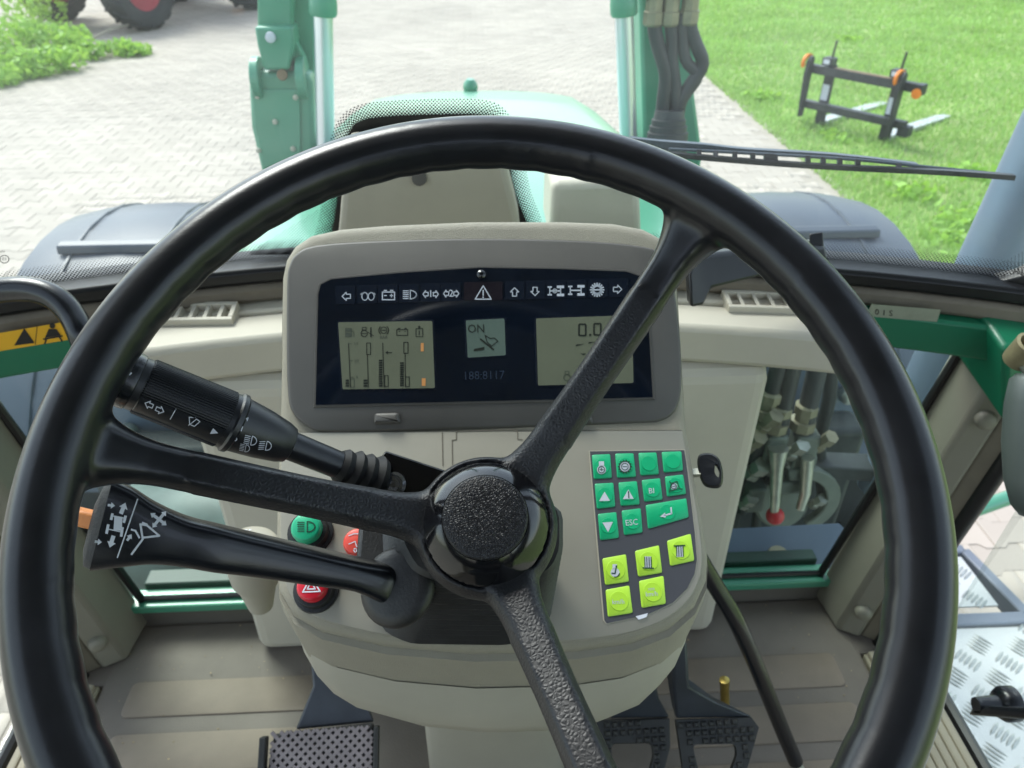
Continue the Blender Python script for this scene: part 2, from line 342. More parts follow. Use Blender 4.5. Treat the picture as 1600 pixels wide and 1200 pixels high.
def textmesh(t):
    if t not in _txt:
        c = bpy.data.curves.new('t', 'FONT'); c.body = t; c.align_x = 'CENTER'; c.align_y = 'CENTER'; c.size = 1; c.resolution_u = 2
        o = bpy.data.objects.new('t', c); COL.objects.link(o); bpy.context.view_layer.update()
        me = bpy.data.meshes.new_from_object(o.evaluated_get(bpy.context.evaluated_depsgraph_get()))
        _txt[t] = ([(v.co.x, v.co.y) for v in me.vertices], [tuple(p.vertices) for p in me.polygons]); bpy.data.objects.remove(o); bpy.data.curves.remove(c); bpy.data.meshes.remove(me)
    return _txt[t]
class D:                                      # flat print: drawn in a flat frame, then laid on a real surface
    def __init__(s): s.p = []
    def fill(s, *pts): s.p.append((list(pts), [tuple(range(len(pts)))])); return s
    def line(s, pts, wd=2., closed=False):
        P = [V(p+(0,)) for p in pts]; n = len(P)
        for i in range(n if closed else n-1):
            a = P[i]; b = P[(i+1) % n]; e = (b-a)
            if e.length < 1e-6: continue
            ns = max(1, int(e.length/9)); e.normalize(); q = V((-e.y, e.x, 0))*wd/2; e = e*wd*.35; a = a-e; b = b+e
            for j in range(ns):
                c0 = a.lerp(b, j/ns); c1 = a.lerp(b, (j+1)/ns); s.p.append(([tuple((x)[:2]) for x in (c0-q, c1-q, c1+q, c0+q)], [(0, 1, 2, 3)]))
        return s
    def circ(s, x, y, r, wd=2., a0=0, a1=360, n=20, ry=None):
        k = [(x+r*math.cos(R_(a0+(a1-a0)*i/n)), y+(ry or r)*math.sin(R_(a0+(a1-a0)*i/n))) for i in range(n+1)]; return s.line(k, wd)
    def disc(s, x, y, r, n=16, ry=None): return s.fill(*[(x+r*math.cos(2*math.pi*i/n), y+(ry or r)*math.sin(2*math.pi*i/n)) for i in range(n)])
    def rect(s, x0, y0, x1, y1): return s.fill((x0, y0), (x1, y0), (x1, y1), (x0, y1))
    def orect(s, x0, y0, x1, y1, wd=1.5): return s.line([(x0, y0), (x1, y0), (x1, y1), (x0, y1)], wd, True)
    def text(s, t, x, y, h, rot=0, sx=1.): 
        v, f = textmesh(t); c, q = math.cos(R_(rot)), math.sin(R_(rot)); k = h/.7
        s.p.append(([(x+(a*k*sx)*c+(b*k)*q, y+(a*k*sx)*q-(b*k)*c) for a, b in v], f)); return s
    def arrow(s, x, y, L, H, rot=0, wd=2., solid=False, head=.5, shaft=.5):
        k = [(-L/2, 0), (-L/2+L*head, -H/2), (-L/2+L*head, -H/2*shaft), (L/2, -H/2*shaft), (L/2, H/2*shaft), (-L/2+L*head, H/2*shaft), (-L/2+L*head, H/2)]
        c, q = math.cos(R_(rot)), math.sin(R_(rot)); k = [(x+a*c-b*q, y+a*q+b*c) for a, b in k]
        if solid: s.fill(k[0], k[1], k[6]); s.fill(k[2], k[3], k[4], k[5]); return s
        return s.line(k, wd, True)
    def lay(s, m, hit, mi=1):
        for pts, fs in s.p: m.add([hit(*p) for p in pts], fs, mi)
        return m
    def xf(s, x, y, rot=0, k=1., ky=None, shx=0):
        c, q = math.cos(R_(rot)), math.sin(R_(rot)); ky = ky or k
        s.p = [([(x+(a*k+b*shx)*c-b*ky*q, y+(a*k+b*shx)*q+b*ky*c) for a, b in P], f) for P, f in s.p]; return s
    def add(s, o): s.p += o.p; return s
def fast(name, v, f, mats, parent=None, mi=None, smooth=False):
    me = bpy.data.meshes.new(name); v = np.asarray(v, np.float32); f = np.asarray(f, np.int32); n, k = f.shape
    me.vertices.add(len(v)); me.vertices.foreach_set('co', v.ravel()); me.loops.add(n*k); me.loops.foreach_set('vertex_index', f.ravel())
    me.polygons.add(n); me.polygons.foreach_set('loop_start', np.arange(0, n*k, k, dtype=np.int32)); me.polygons.foreach_set('loop_total', np.full(n, k, np.int32))
    for q in ([mats] if isinstance(mats, str) else mats): me.materials.append(MATS[q])
    if smooth: me.polygons.foreach_set('use_smooth', np.ones(n, bool))
    me.update(calc_edges=True); me.validate()
    o = bpy.data.objects.new(name, me); COL.objects.link(o)
    if parent: o.parent = parent
    return o

# ================================================================== GROUND
EDGE = 3.0                                     # the lawn starts three metres right of the tractor
def sheet(name, x0, x1, y0, y1, z, m, n=2):
    k = M(); 
    for i in range(n):
        for j in range(n):
            a, b = x0+(x1-x0)*i/n, x0+(x1-x0)*(i+1)/n; c, d = y0+(y1-y0)*j/n, y0+(y1-y0)*(j+1)/n
            k.add([(a, c, z), (b, c, z), (b, d, z), (a, d, z)], [(0, 1, 2, 3)])
    return tag(k.build(name, m, smooth=0, weld=True), kind='structure')
sheet('ground', -250, 250, -250, 250, -.05, 'soil')
yard = sheet('paved_yard', -60, EDGE, -40, 60, -.0042, 'joint_sand')
yard['label'] = 'pale interlocking concrete paving of the farmyard'
lawn = sheet('lawn', EDGE+.06, 60, -40, 60, -.008, 'soil'); lawn['label'] = 'sunlit green lawn beside the paved yard'
k = M(); 
for i in range(26): k.bb(EDGE+.002, EDGE+.058, -6+i*1.0+.004, -5+i*1.0-.004, -.05, -.003)
tag(k.build('kerb', 'kerb_stone', smooth=0, bevel=.006), kind='structure')
# interlocking pavers
BONE = [(-.098, -.081), (-.062, -.081), (-.038, -.057), (.038, -.057), (.062, -.081), (.098, -.081), (.098, .081), (.062, .081), (.038, .057), (-.038, .057), (-.062, .081), (-.098, .081)]
spots = []
for j in range(-4, 150):
    for i in range(-60, 30):
        x = i*.2+(.1 if j % 2 else 0); y = j*.138
        if x > EDGE-.1: continue
        if y < .2 and abs(x) < 1: continue
        px, py, d = proj((x, y, 0))
        if d < .3 or px < -500 or px > 2100 or py < -120 or py > 1700: continue
        if -.75 < x < .75 and y < 2.3: continue
        spots.append((x, y, px, py, d))
def inview(px, py):
    if px < -25 or px > 1625 or py < -10 or py > 1215: return False
    if px > 1485 and 690 < py < 880: return True
    if px < 130 and py > 1090: return True
    if px < 110-(py-350)*.5 and 200 < py < 430: return True
    if px < 395 and py < 300 and not (px < 230 and py < 130): return True
    if 1095 < px < 1250 and 110 < py < 290 and px < 1095+(py-105)*.85: return True
    return 530 < px < 950 and py < 130
vis = sorted([s for s in spots if inview(s[2], s[3])], key=lambda s: s[4])[:300]; vset = {(s[0], s[1]) for s in vis}
pm = M(); pm.rings([[(x*s_, y*s_, z) for x, y in BONE] for s_, z in ((1, -.05), (1, -.002), (.976, 0))], cap0=False)
pav0 = pm.build('paver', 'paver', yard, smooth=0)
for i, (x, y, *_r) in enumerate(vis):
    o = pav0 if i == 0 else pav0.copy()
    if i: COL.objects.link(o)
    o.location = (x, y, random.uniform(-.002, .002)); o.rotation_euler = (random.gauss(0, .006), random.gauss(0, .006), 0)
bx = np.array(BONE); vs = []; fs = []; nb = 0
for x, y, px, py, d in spots:
    if (x, y) in vset: continue
    z = random.uniform(-.002, .002)
    for s_, zz in ((1, -.03), (1, -.002), (.976, 0)): vs.append(np.column_stack([bx*s_+[x, y], np.full(12, zz+z)]))
    for r_ in range(2):
        for q in range(12): fs.append((nb+r_*12+q, nb+r_*12+(q+1) % 12, nb+r_*12+12+(q+1) % 12, nb+r_*12+12+q))
    t_ = nb+24
    for a, b, c, e in ((0, 1, 10, 11), (1, 2, 9, 10), (2, 3, 8, 9), (3, 4, 7, 8), (4, 5, 6, 7)): fs.append((t_+a, t_+b, t_+c, t_+e))
    nb += 36
o = fast('pavers', np.vstack(vs), fs, 'paver', yard); o['kind'] = 'stuff'
# grass blades on the lawn
N = 150000
d_ = rng.random(N)**1.35; gy = 3.2+d_*16; gx = EDGE-.03+rng.random(N)**1.15*(2.5+.75*gy)
far = (gy/6.); hgt = rng.uniform(.025, .06, N)*(1+.25*np.sin(gx*2.1)*np.sin(gy*1.7)); wid = rng.uniform(.004, .008, N)*np.clip(far, .9, 3)
ang = rng.random(N)*2*np.pi; ln = rng.normal(0, .02, (N, 2))
base = np.column_stack([gx, gy, np.full(N, -.01)]); sx = np.column_stack([np.cos(ang)*wid, np.sin(ang)*wid, np.zeros(N)])
tip = base+np.column_stack([ln[:, 0], ln[:, 1], hgt+.01]); mid = (base+tip)/2+np.column_stack([-ln*.2, np.zeros(N)])
vv = np.stack([base-sx, base+sx, mid+sx*.7, tip, mid-sx*.7], 1).reshape(-1, 3); ii = np.arange(N)[:, None]*5
g1 = np.hstack([ii, ii+1, ii+2, ii+4]); 
tri = np.vstack([np.hstack([ii, ii+1, ii+2]), np.hstack([ii, ii+2, ii+4]), np.hstack([ii+4, ii+2, ii+3])])
go = fast('grass', vv, tri, 'grass'); tag(go, 'bright green mown grass covering the lawn right of the paving', 'grass', kind='stuff')
def leafcloud(n, cen, rad, size, flat=.0):
    p = rng.normal(0, 1, (n, 3)); p /= np.linalg.norm(p, axis=1)[:, None]; p *= (rng.random((n, 1))**.45); p = p*np.array(rad)+np.array(cen)
    return leaves(p, size)
def leaves(p, size):
    n = len(p); a = rng.normal(0, 1, (n, 3)); a /= np.linalg.norm(a, axis=1)[:, None]; b = np.cross(a, rng.normal(0, 1, (n, 3))); b /= np.linalg.norm(b, axis=1)[:, None]
    s = size*rng.uniform(.6, 1.3, (n, 1)); v = np.stack([p-a*s, p-b*s*.55+a*s*.1, p+a*s, p+b*s*.55+a*s*.1], 1).reshape(-1, 3); i = np.arange(n)[:, None]*4
    return v, np.hstack([i, i+1, i+2, i+3])
vs = []; fs = []; nb = 0
for px, py in ((1500, 345), (1545, 335), (1480, 372), (1300, 210), (1195, 150), (1330, 60), (1520, 270), (1560, 395), (1430, 300)):
    c = hz(px, py, .03); v_, f_ = leaves(np.array(tuple(c))+rng.normal(0, 1, (70, 3))*[.10, .10, .018], .045); vs.append(v_); fs.append(f_+nb); nb += len(v_)
wd = fast('weeds', np.vstack(vs), np.vstack(fs), 'leaf', go); wd['kind'] = 'stuff'
# dark hedge just showing at the far corner of the lawn
hd = thing('hedge', 'dark clipped hedge at the far right corner of the lawn', 'hedge', (13, 17.6, 0))
pp = np.column_stack([rng.uniform(-2.8, 4, 9000), rng.uniform(-.45, .45, 9000), rng.uniform(.0, 1.3, 9000)])
v_, f_ = leaves(pp, .05); o = fast('foliage', v_, f_, 'hedge', hd); o['kind'] = 'stuff'
for i in range(9):
    k = M(); k.tube([(13-2.6+i*.75, 17.6, -.01), (13-2.6+i*.75+.05, 17.62, .6), (13-2.6+i*.75-.05, 17.58, 1.1)], [.03, .022, .01], 6); k.build('stem', 'bark', hd)

# ================================================================== OWN TRACTOR (body, cab shell)
T = thing('tractor', 'green tractor whose beige cab we sit in, bonnet ahead', 'tractor', (0, 0, 0))
def arc(x): return .9-.31*x*x                  # bowed line of the windscreen foot
def arcbar(m, x0, x1, a0, a1, z0, z1, n=20, mi=0, slope=0):
    rs = []
    for i in range(n+1):
        x = x0+(x1-x0)*i/n; y = arc(x); rs.append([(x, y+a0, z0), (x, y+a1, z0), (x, y+a1, z1+slope), (x, y+a0, z1)])
    m.rings(rs, mi=mi); return m
FLZ0 = 1.2005; mat('grit', '#8a7a62', .9, isl=.5)
# floor, ribs, kick wall
k = M(); k.bb(-.575, .575, -.62, .812, 1.12, 1.198); k.bb(-.64, .64, .703, .811, 1.12, 1.197); fl = k.build('cab_floor', 'floor_mat', T, smooth=0, bevel=.006)
for sx in (-1, 1):
    for i in range(7):
        y0 = .705-i*.083; xa, xb = (.235+.03*(i > 2), .53)
        u = [(xa*sx, y0), (xb*sx, y0), (xb*sx, y0-.058), ((xa+.0)*sx, y0-.058)]
        k = M(); k.poly(Pl((0, 0, 1.198), (1, 0, 0), (0, 1, 0)), rounded(u if sx > 0 else u[::-1], .012), [(0, -.002), (.0008, .0022), (.003, .0032)])
        k.build('floor_rib', 'floor_slat', fl)
k = M(); k.bb(-.56, .56, .812, .84, 1.19, 1.236); k.build('kick_wall', 'kick_grey', T, smooth=0, bevel=.006)
k = M(); k.bb(-.56, .56, .80, .838, 1.237, 1.252); k.build('window_sill', 'bonnet_green', T, smooth=0, bevel=.003)
# grit and crumbs of dry soil on the mat
k = M()
for i in range(260):
    x = random.choice((-1, 1))*random.uniform(.20, .56); y = random.uniform(.15, .80)**.8; r = random.choice((.0006, .0007, .0009, .0014))
    k.ell((x, y, FLZ0+r*.5), (r*random.uniform(.8, 1.6), r, r*.7), 6)
g = k.build('grit', 'grit', fl, smooth=0); g['kind'] = 'stuff'
# lower front panes, centre wall, duct
for sx in (-1, 1):
    k = M(); a, b = (.355, .55); p = [(a*sx, .822, 1.253), (b*sx, .822, 1.253), (.632*sx, .80, 1.70), (a*sx, .822, 1.70)]
    k.hexa(p+[(x, y+.005, z) for x, y, z in p]); k.build('lower_pane', 'glass_low', T, smooth=0)
    k = M(); k.tube([(.541*sx, .815, 1.25), (.617*sx, .795, 1.70)], .006, 8); k.tube([(.36*sx, .815, 1.256), (.54*sx, .815, 1.256)], .004, 8); k.build('pane_seal', 'seal_rubber', T)
    # lower A pillar: pale inner face, brown rebate, black door seal
    def sec(t, *q): b0 = V((.55*sx, .80, 1.2)); b1 = V((.632*sx, .79, 1.765)); o_ = b0.lerp(b1, t); return [o_+V((x*sx, y, 0)) for x, y in q]
    q = [(-.006, .02), (.002, -.055), (.034, -.072), (.045, .02)]
    k = M(); k.rings([sec(0, *q), sec(.5, *q), sec(1, *q)]); pil = k.build('pillar', 'pillar_grey', T, smooth=30, bevel=.006)
    q = [(.035, .0), (.035, -.066), (.056, -.080), (.070, -.03), (.070, .0)]
    k = M(); k.rings([sec(0, *q), sec(1, *q)]); k.build('pillar_rebate', 'pillar_brown', T, smooth=30, bevel=.004)
    k = M(); k.tube([sec(-.02, (.064, -.080))[0], sec(.5, (.064, -.080))[0], sec(1.02, (.064, -.080))[0]], .012, 10); k.tube([sec(-.02, (.076, -.070))[0], sec(1.02, (.076, -.070))[0]], .008, 8); k.build('door_seal', 'seal_rubber', T)
    for t in (.10, .76):
        c = sec(t, (.018, -.066))[0]; k = M(); k.lathe(c, (-.35*sx, -1, .1), [(-.004, .013), (.004, .0125), (.008, .009), (.009, .003)], 16); k.build('screw_cap', 'pillar_grey', pil)
    # upper A pillar, rear pillar
    k = M(); k.bar((.685*sx, .755, 1.74), (.70*sx, .56, 2.72), .05, .055); k.build('upper_pillar', 'seal_rubber', T, smooth=30, bevel=.008)
    k = M(); k.bar((.72*sx, -.75, 1.1), (.72*sx, -.75, 2.72), .07, .07); k.build('rear_pillar', 'pillar_grey', T, smooth=30, bevel=.008)
    # green corner bracket
    k = M(); p = [(.595, .80, 1.70), (.75, .80, 1.64), (.75, .69, 1.64), (.625, .69, 1.648), (.595, .80, 1.772), (.75, .80, 1.772), (.75, .70, 1.762), (.590, .70, 1.752)]
    k.hexa([(x*sx, y, z) for x, y, z in p]); k.build('corner_bracket', 'tractor_green', T, smooth=30, bevel=.008, seg=3)
    # door sill strip and door glass
    k = M()
    for i in range(5): k.bb(*sorted(((.582+i*.0145)*sx, (.594+i*.0145)*sx)), -.6, .70, 1.15, 1.208-.0012*i)
    k.bb(*sorted((.578*sx, .655*sx)), -.6, .702, 1.12, 1.199); k.build('door_sill', 'sill_beige', T, smooth=0, bevel=.003)
    k = M(); p = [(.672*sx, .69, 1.20), (.672*sx, -.7, 1.20), (.73*sx, -.7, 2.65), (.715*sx, .58, 2.65), (.705*sx, .685, 1.75)]
    k.rings([p, [(x+.005*sx, y, z) for x, y, z in p]]); k.build('door_pane', 'glass', T, smooth=0)
    k = M(); k.tube([(.665*sx, .70, 1.196), (.665*sx, -.68, 1.196)], .009, 8); k.build('door_bottom_seal', 'seal_rubber', T)
k = M(); k.bb(-.355, .355, .748, .822, 1.199, 1.70); k.build('front_wall', 'wall_beige', T, smooth=0, bevel=.02, seg=3)
for x0, x1 in ((-.66, -.46), (.40, .66)):
    k = M(); arcbar(k, x0, x1, -.052, -.012, 1.712, 1.757); k.build('cross_beam', 'tractor_green', T, smooth=30, bevel=.004)
for x0, x1 in ((-.625, .625),):
    k = M(); arcbar(k, x0-.02, x1+.02, -.036, -.002, 1.757, 1.780); k.build('beam_trim', 'trim_brown', T, smooth=30, bevel=.006)
    k = M(); arcbar(k, x0-.05, x1+.05, -.034, .03, 1.781, 1.801); k.build('windscreen_frame', 'seal_rubber', T, smooth=30, bevel=.005)
k = M(); arcbar(k, -.459, .399, -.054, -.008, 1.72, 1.756); k.build('dash_ledge', 'wall_beige', T, smooth=30, bevel=.003)
k = M(); arcbar(k, -.43, .43, -.115, -.053, 1.700, 1.752); k.build('air_duct', 'wall_beige', T, smooth=30, bevel=.008)
# upper windscreen (bowed), frit, roof, rear panel
def wsy(x, z): return arc(x)-.10*(z-1.8)
def wshit(px, py, off=0.):
    d = ray(px, py); t = .85
    for _ in range(12):
        p = CAM+d*t; t *= (wsy(p.x, p.z)+off)/p.y
    return CAM+d*t
rs = []
for i in range(25):
    x = -.665+1.33*i/24; rs.append([(x, wsy(x, z)+e, z) for z, e in ((1.79, 0), (2.7, 0), (2.7, .006), (1.79, .006))])
k = M(); k.rings(rs); ws = k.build('windscreen', 'glass', T, smooth=50)
def fritstrip(name, base, outer, parent=ws):   # base/outer: matching point lists on the glass, dots fade from base to outer
    me = bpy.data.meshes.new(name); n = len(base); v = [tuple(p) for p in base]+[tuple(p) for p in outer]
    me.from_pydata(v, [], [(i, i+1, n+i+1, n+i) for i in range(n-1)]); uvl = me.uv_layers.new(); s = [0]
    for i in range(n-1): s.append(s[-1]+((V(base[i+1])-V(base[i])).length+(V(outer[i+1])-V(outer[i])).length)/2)
    W = [(V(outer[i])-V(base[i])).length for i in range(n)]
    for p in me.polygons:
        for li in p.loop_indices:
            vi = me.loops[li].vertex_index; uvl.data[li].uv = (s[vi % n], 0 if vi < n else W[vi % n])
    me.materials.append(MATS['frit']); o = bpy.data.objects.new(name, me); COL.objects.link(o); o.parent = parent; return o
xs = [-.66+1.32*i/60 for i in range(61)]
fritstrip('frit_band', [(x, wsy(x, 1.799)-.002, 1.799) for x in xs], [(x, wsy(x, 1.823)-.002, 1.823) for x in xs])
for sx in (-1, 1):                             # black side frames of the windscreen and their dotted margin
    def edge_pt(z, e=0.): x = .612+.06*min(1, max(0, (z-1.80)/.07))**.6+.03*max(0, z-1.87)+e; return x
    zs = [1.795, 1.80, 1.81, 1.825, 1.845, 1.87, 1.92, 2.0, 2.15, 2.35, 2.6, 2.69]
    k = M(); k.rings([[((edge_pt(z)+u)*sx, wsy(edge_pt(z)+u, z)+v, z-.004*(u > .02)) for u, v in ((0, -.012), (.055, -.030), (.06, .012), (0, .008))] for z in zs]); k.build('windscreen_frame', 'seal_rubber', T, smooth=30, bevel=.003)
    fritstrip('frit_band', [(edge_pt(z)*sx, wsy(edge_pt(z), z)-.0125, z) for z in zs[2:]], [((edge_pt(z)-.024)*sx, wsy(edge_pt(z)-.024, z)-.0025, z+.006) for z in zs[2:]])
# printed patch behind the wiper motor: solid centre and dotted margin
core = spline([(500, 420), (522, 345), (532, 260), (545, 208), (565, 188), (610, 181), (690, 178), (750, 179), (775, 190), (790, 230), (805, 300), (822, 345), (850, 420)], 5)
cc = (665, 330)
outr = []
for i, p in enumerate(core):
    a = core[max(i-1, 0)]; b = core[min(i+1, len(core)-1)]; t = V((b[0]-a[0], b[1]-a[1])).normalized(); nx, ny = t.y, -t.x
    if (p[0]-cc[0])*nx+(p[1]-cc[1])*ny < 0: nx, ny = -nx, -ny
    outr.append((p[0]+nx*24, p[1]+ny*24))
fritstrip('frit_band', [wshit(*p, -.002) for p in core], [wshit(*p, -.002) for p in outr])
k = M(); k.add([wshit(*p, -.0021) for p in core], [tuple(range(len(core)))]); k.build('frit_patch', 'seal_rubber', ws, smooth=0)
for j, side in enumerate(((390, 1), (1062, -1))):  # dotted wedges beside the instrument hood
    x0 = side[0]; b_ = [wshit(x0+i*12*side[1], 398, -.002) for i in range(13)]; t_ = [wshit(x0+i*12*side[1], 394-i*(7.5 if j == 0 else 3.5), -.002) for i in range(13)]
    fritstrip('frit_band', b_, t_)
k = M(); k.bb(-.80, .80, -.85, .72, 2.73, 2.86); k.build('roof', ['roof_white'], T, smooth=30, bevel=.05, seg=3)
k = M(); k.bb(-.74, .74, -.80, .60, 2.70, 2.728); k.build('roof_lining', 'roof_lining', T, smooth=0, bevel=.008)
k = M(); k.bb(-.70, .70, -.80, -.75, 1.1, 1.75); k.build('rear_panel', 'pillar_grey', T, smooth=0, bevel=.01)
k = M(); k.bb(-.27, .27, -.62, -.16, 1.52, 1.66); k.build('unseen_seat_cushion', 'machine_dark', T, smooth=30, bevel=.04, seg=3)  # unseen dark seat with high back, added to block light from behind
k = M(); k.bb(-.27, .27, -.66, -.52, 1.62, 2.42); k.build('unseen_seat_backrest', 'machine_dark', T, smooth=30, bevel=.05, seg=3)
k = M(); k.bb(-.2, .2, -.6, -.2, 1.198, 1.52); k.build('unseen_seat_base', 'machine_dark', T, smooth=30, bevel=.02)
# glazing stamp low on the left of the windscreen
dd = D(); dd.circ(7, 405, 7, 1.2, ry=6).text('E1', 7, 405, 5).text('TRIPLEX', -1, 393, 3.4)
k = M(); dd.lay(k, lambda x, y: wshit(x, y, -.003), 0); k.build('glazing_stamp', 'print_black', ws, smooth=0)
# stickers on the green beam
def stick(name, q, hit, paint, printmat, draw):
    k = M(); k.add([hit(*p, -.0006) for p in q], [(0, 1, 2, 3)], 0); draw.lay(k, lambda x, y: hit(x, y, -.0012), 1); return k.build(name, [paint, printmat], T, smooth=0)
def beamhit(px, py, off=0.):
    d = ray(px, py); t = .8
    for _ in range(12):
        p = CAM+d*t; t *= (arc(p.x)-.052+off)/p.y
    return CAM+d*t
dd = D().fill((22, 540), (38, 513), (54, 536)).line([(58, 509), (55, 538)], 1).disc(82, 509, 4.5).fill((70, 528), (76, 514), (88, 514), (95, 524)).line([(68, 530), (97, 525)], 2.5).line([(72, 531), (70, 537)], 2.5).line([(93, 527), (97, 533)], 2.5)
stick('warning_sticker', [(-14, 551), (113, 530), (100, 503), (-10, 522)], lambda x, y, o=0: Pl(beamhit(50, 525), beamhit(110, 520)-beamhit(0, 532), (0, .02, 1)).hit(x, y, -o), 'sticker_yellow', 'print_black', dd)
dd = D().fill((34, 534), (38.5, 518), (42.5, 532))
stick('label_plate', [(1352, 494), (1464, 503), (1470, 484), (1362, 475)], lambda x, y, o=0: Pl(beamhit(1410, 490), beamhit(1460, 495)-beamhit(1360, 485), (0, .02, 1)).hit(x, y, -o), 'sticker_pale', 'print_black', D().text('0 1 S', 1381, 489, 9, 5, 1.1))
# bonnet
rs = []
for y, hw, zt, dr in ((.98, .40, 1.735, .0), (1.2, .405, 1.725, 0), (1.6, .405, 1.695, 0), (2.0, .40, 1.655, 0), (2.35, .385, 1.622, 0), (2.6, .365, 1.59, 0), (2.75, .335, 1.562, .01), (2.84, .27, 1.52, .03), (2.88, .14, 1.45, .05)):
    r_ = []
    for i in range(25):
        a = -1+2*i/24; s_ = abs(a)
        x = hw*math.copysign(min(1, s_*1.25) if s_ < .8 else 1, a); z = zt-.045*(min(1, s_*1.25))**2-(.0 if s_ < .72 else 0)
        e = max(0, (s_-.62)/.38); x = hw*math.copysign(1-(1-min(1, s_/.78))**1.6 if s_ < .78 else 1, a)
        z = zt-.03*(s_/.78)**2-.05*max(0, (s_-.58)/.2)**2 if s_ < .78 else zt-.08-.62*(s_-.78)/.22
        r_.append((x, y, z))
    rs.append(r_)
k = M(); n = 25
vs = [p for r in rs for p in r]; k.add(vs, [(i*n+j, i*n+j+1, (i+1)*n+j+1, (i+1)*n+j) for i in range(len(rs)-1) for j in range(n-1)]); k.add(rs[-1], [tuple(range(n))]); k.add(rs[0], [tuple(reversed(range(n)))])
bon = k.build('bonnet', 'bonnet_green', T, smooth=60, weld=True)
k = M(); k.ell(hy(735, 136, 2.72), (.026, .03, .03), 12); k.build('bonnet_knob', 'bonnet_green', bon)
# pale box at the rear of the bonnet, seen beyond the hood
pa = [hy(862, 285, 1.0), hy(1000, 280, 1.0), hy(1004, 380, 1.0), hy(858, 385, 1.0)]
k = M(); k.rings([pa, [p+V((0, .12, .004)) for p in pa]]); k.build('intake_box', 'wall_beige', T, smooth=30, bevel=.012, seg=3)
# front fenders, wheels
def tyre(m, c, ax, R, W, lugs=18, mi=0, rad=True):
    c = V(c); a = V(ax).normalized(); x = a.orthogonal().normalized(); y = a.cross(x)
    m.lathe(c, a, [(-W*.32, R*.52), (-W*.46, R*.62), (-W*.5, R*.78), (-W*.45, R*.90), (-W*.3, R*.94), (0, R*.95), (W*.3, R*.94), (W*.45, R*.90), (W*.5, R*.78), (W*.46, R*.62), (W*.32, R*.52)], 40, mi, cap=False)
    for i in range(lugs*2):
        s_ = 1 if i % 2 else -1; t = 2*math.pi*i/(lugs*2)
        pts = []
        for u, dt in ((.02, 0), (.30, .13), (.5, .22)):
            th = t+dt; rd = x*math.cos(th)+y*math.sin(th); tg = -x*math.sin(th)+y*math.cos(th); rr = R*(.985 if u < .4 else .90)
            pts.append((c+a*(W*u*s_), rd, tg, rr))
        rs = []
        for p, rd, tg, rr in pts: 
            h = R*.035; rs.append([p+rd*(rr-.07*R)-tg*h*1.3, p+rd*(rr-.07*R)+tg*h*1.3, p+rd*(rr+.015*R)+tg*h, p+rd*(rr+.015*R)-tg*h])
        m.rings(rs, mi=mi)
def wheelparts(parent, c, ax, R, W, rimmat, hubmat, lugs=18):
    k = M(); tyre(k, c, ax, R, W, lugs); ty = k.build('tyre', 'tyre', parent, smooth=35)
    k = M(); k.lathe(c, ax, [(-W*.36, R*.53), (-W*.30, R*.50), (-W*.1, R*.44), (-W*.1, R*.2), (0, R*.18), (W*.05, R*.2), (W*.12, R*.42), (W*.30, R*.50), (W*.36, R*.53)], 32); rm = k.build('wheel_rim', rimmat, ty, smooth=35)
    return ty
for sx in (-1, 1):
    cx = .905*sx; yc, zc, Rf = 1.97, .66, .74
    rs = []
    for i in range(15):
        t = R_(150-i*(150-38)/14); r_ = []
        rr = Rf
        front = max(0, (i-10)/4)
        for s_, dz in ((-1, -.035), (-.94, -.008), (-.6, .012), (0, .018), (.6, .012), (.94, -.008), (1, -.035)):
            x = cx+s_*.262*(1-.05*front*(s_*sx > 0)); r_.append((x, yc+(rr+dz)*math.cos(t), zc+(rr+dz)*math.sin(t)))
        rs.append(r_+[(p[0], p[1]-.012*math.cos(t), p[2]-.012*math.sin(t)) for p in reversed(r_)])
    k = M(); k.rings(rs); fd = k.build('fender', 'fender_black', T, smooth=40)
    def fpt(x, t, e): return V((x, yc+(Rf+.016+e)*math.cos(R_(t)), zc+(Rf+.016+e)*math.sin(R_(t))))
    k = M(); k.rings([[fpt(cx+s_*.14, t, e) for t, e in ((101+1.6, 0), (101+1.0, .02), (101-1.0, .02), (101-1.6, 0))] for s_ in (-1.08, -1, 1, 1.08)]); k.build('fender_rib', 'fender_black', fd, smooth=30, bevel=.004)
    for xx in (-.12, .10):
        k = M(); k.rings([[fpt(cx+xx+q, t, e) for q, e in ((-.006, -.002), (-.003, .003), (.003, .003), (.006, -.002))] for t in range(60, 141, 8)]); k.build('fender_seam', 'fender_black', fd, smooth=30)
    wheelparts(T, (cx, yc, zc), (1, 0, 0), .655, .42, 'coupler_grey', 'coupler_grey', 16)
    # inner mudguard panel seen through the lower pane
    q = [(.42*sx, 1.30, .75), (.86*sx, 1.34, .75), (.86*sx, 1.34, 1.40), (.42*sx, 1.30, 1.40)]
    k = M(); k.rings([q, [(x, y+.012, z) for x, y, z in q]]); mg = k.build('mudguard', 'bluegrey_plate', T, smooth=0, bevel=.004)
    for px, py in (((1325, 618), (1316, 672)) if sx > 0 else ((200, 676), (140, 690))):
        c = hy(px, py, 1.315); k = M(); k.lathe(c+V((0, -.002, 0)), (0, -1, .15), [(-.01, .02), (.006, .019), (.012, .012), (.013, .004)], 16); k.build('bolt', 'zinc', mg)
for sx in (-1, 1):  # plain dark block added behind each lower pane to darken the background
    k = M(); k.bb(*sorted((.37*sx, .80*sx)), 1.20, 1.28, .75, 1.24); k.build('dark_backdrop', 'machine_dark', T, smooth=30, bevel=.015)
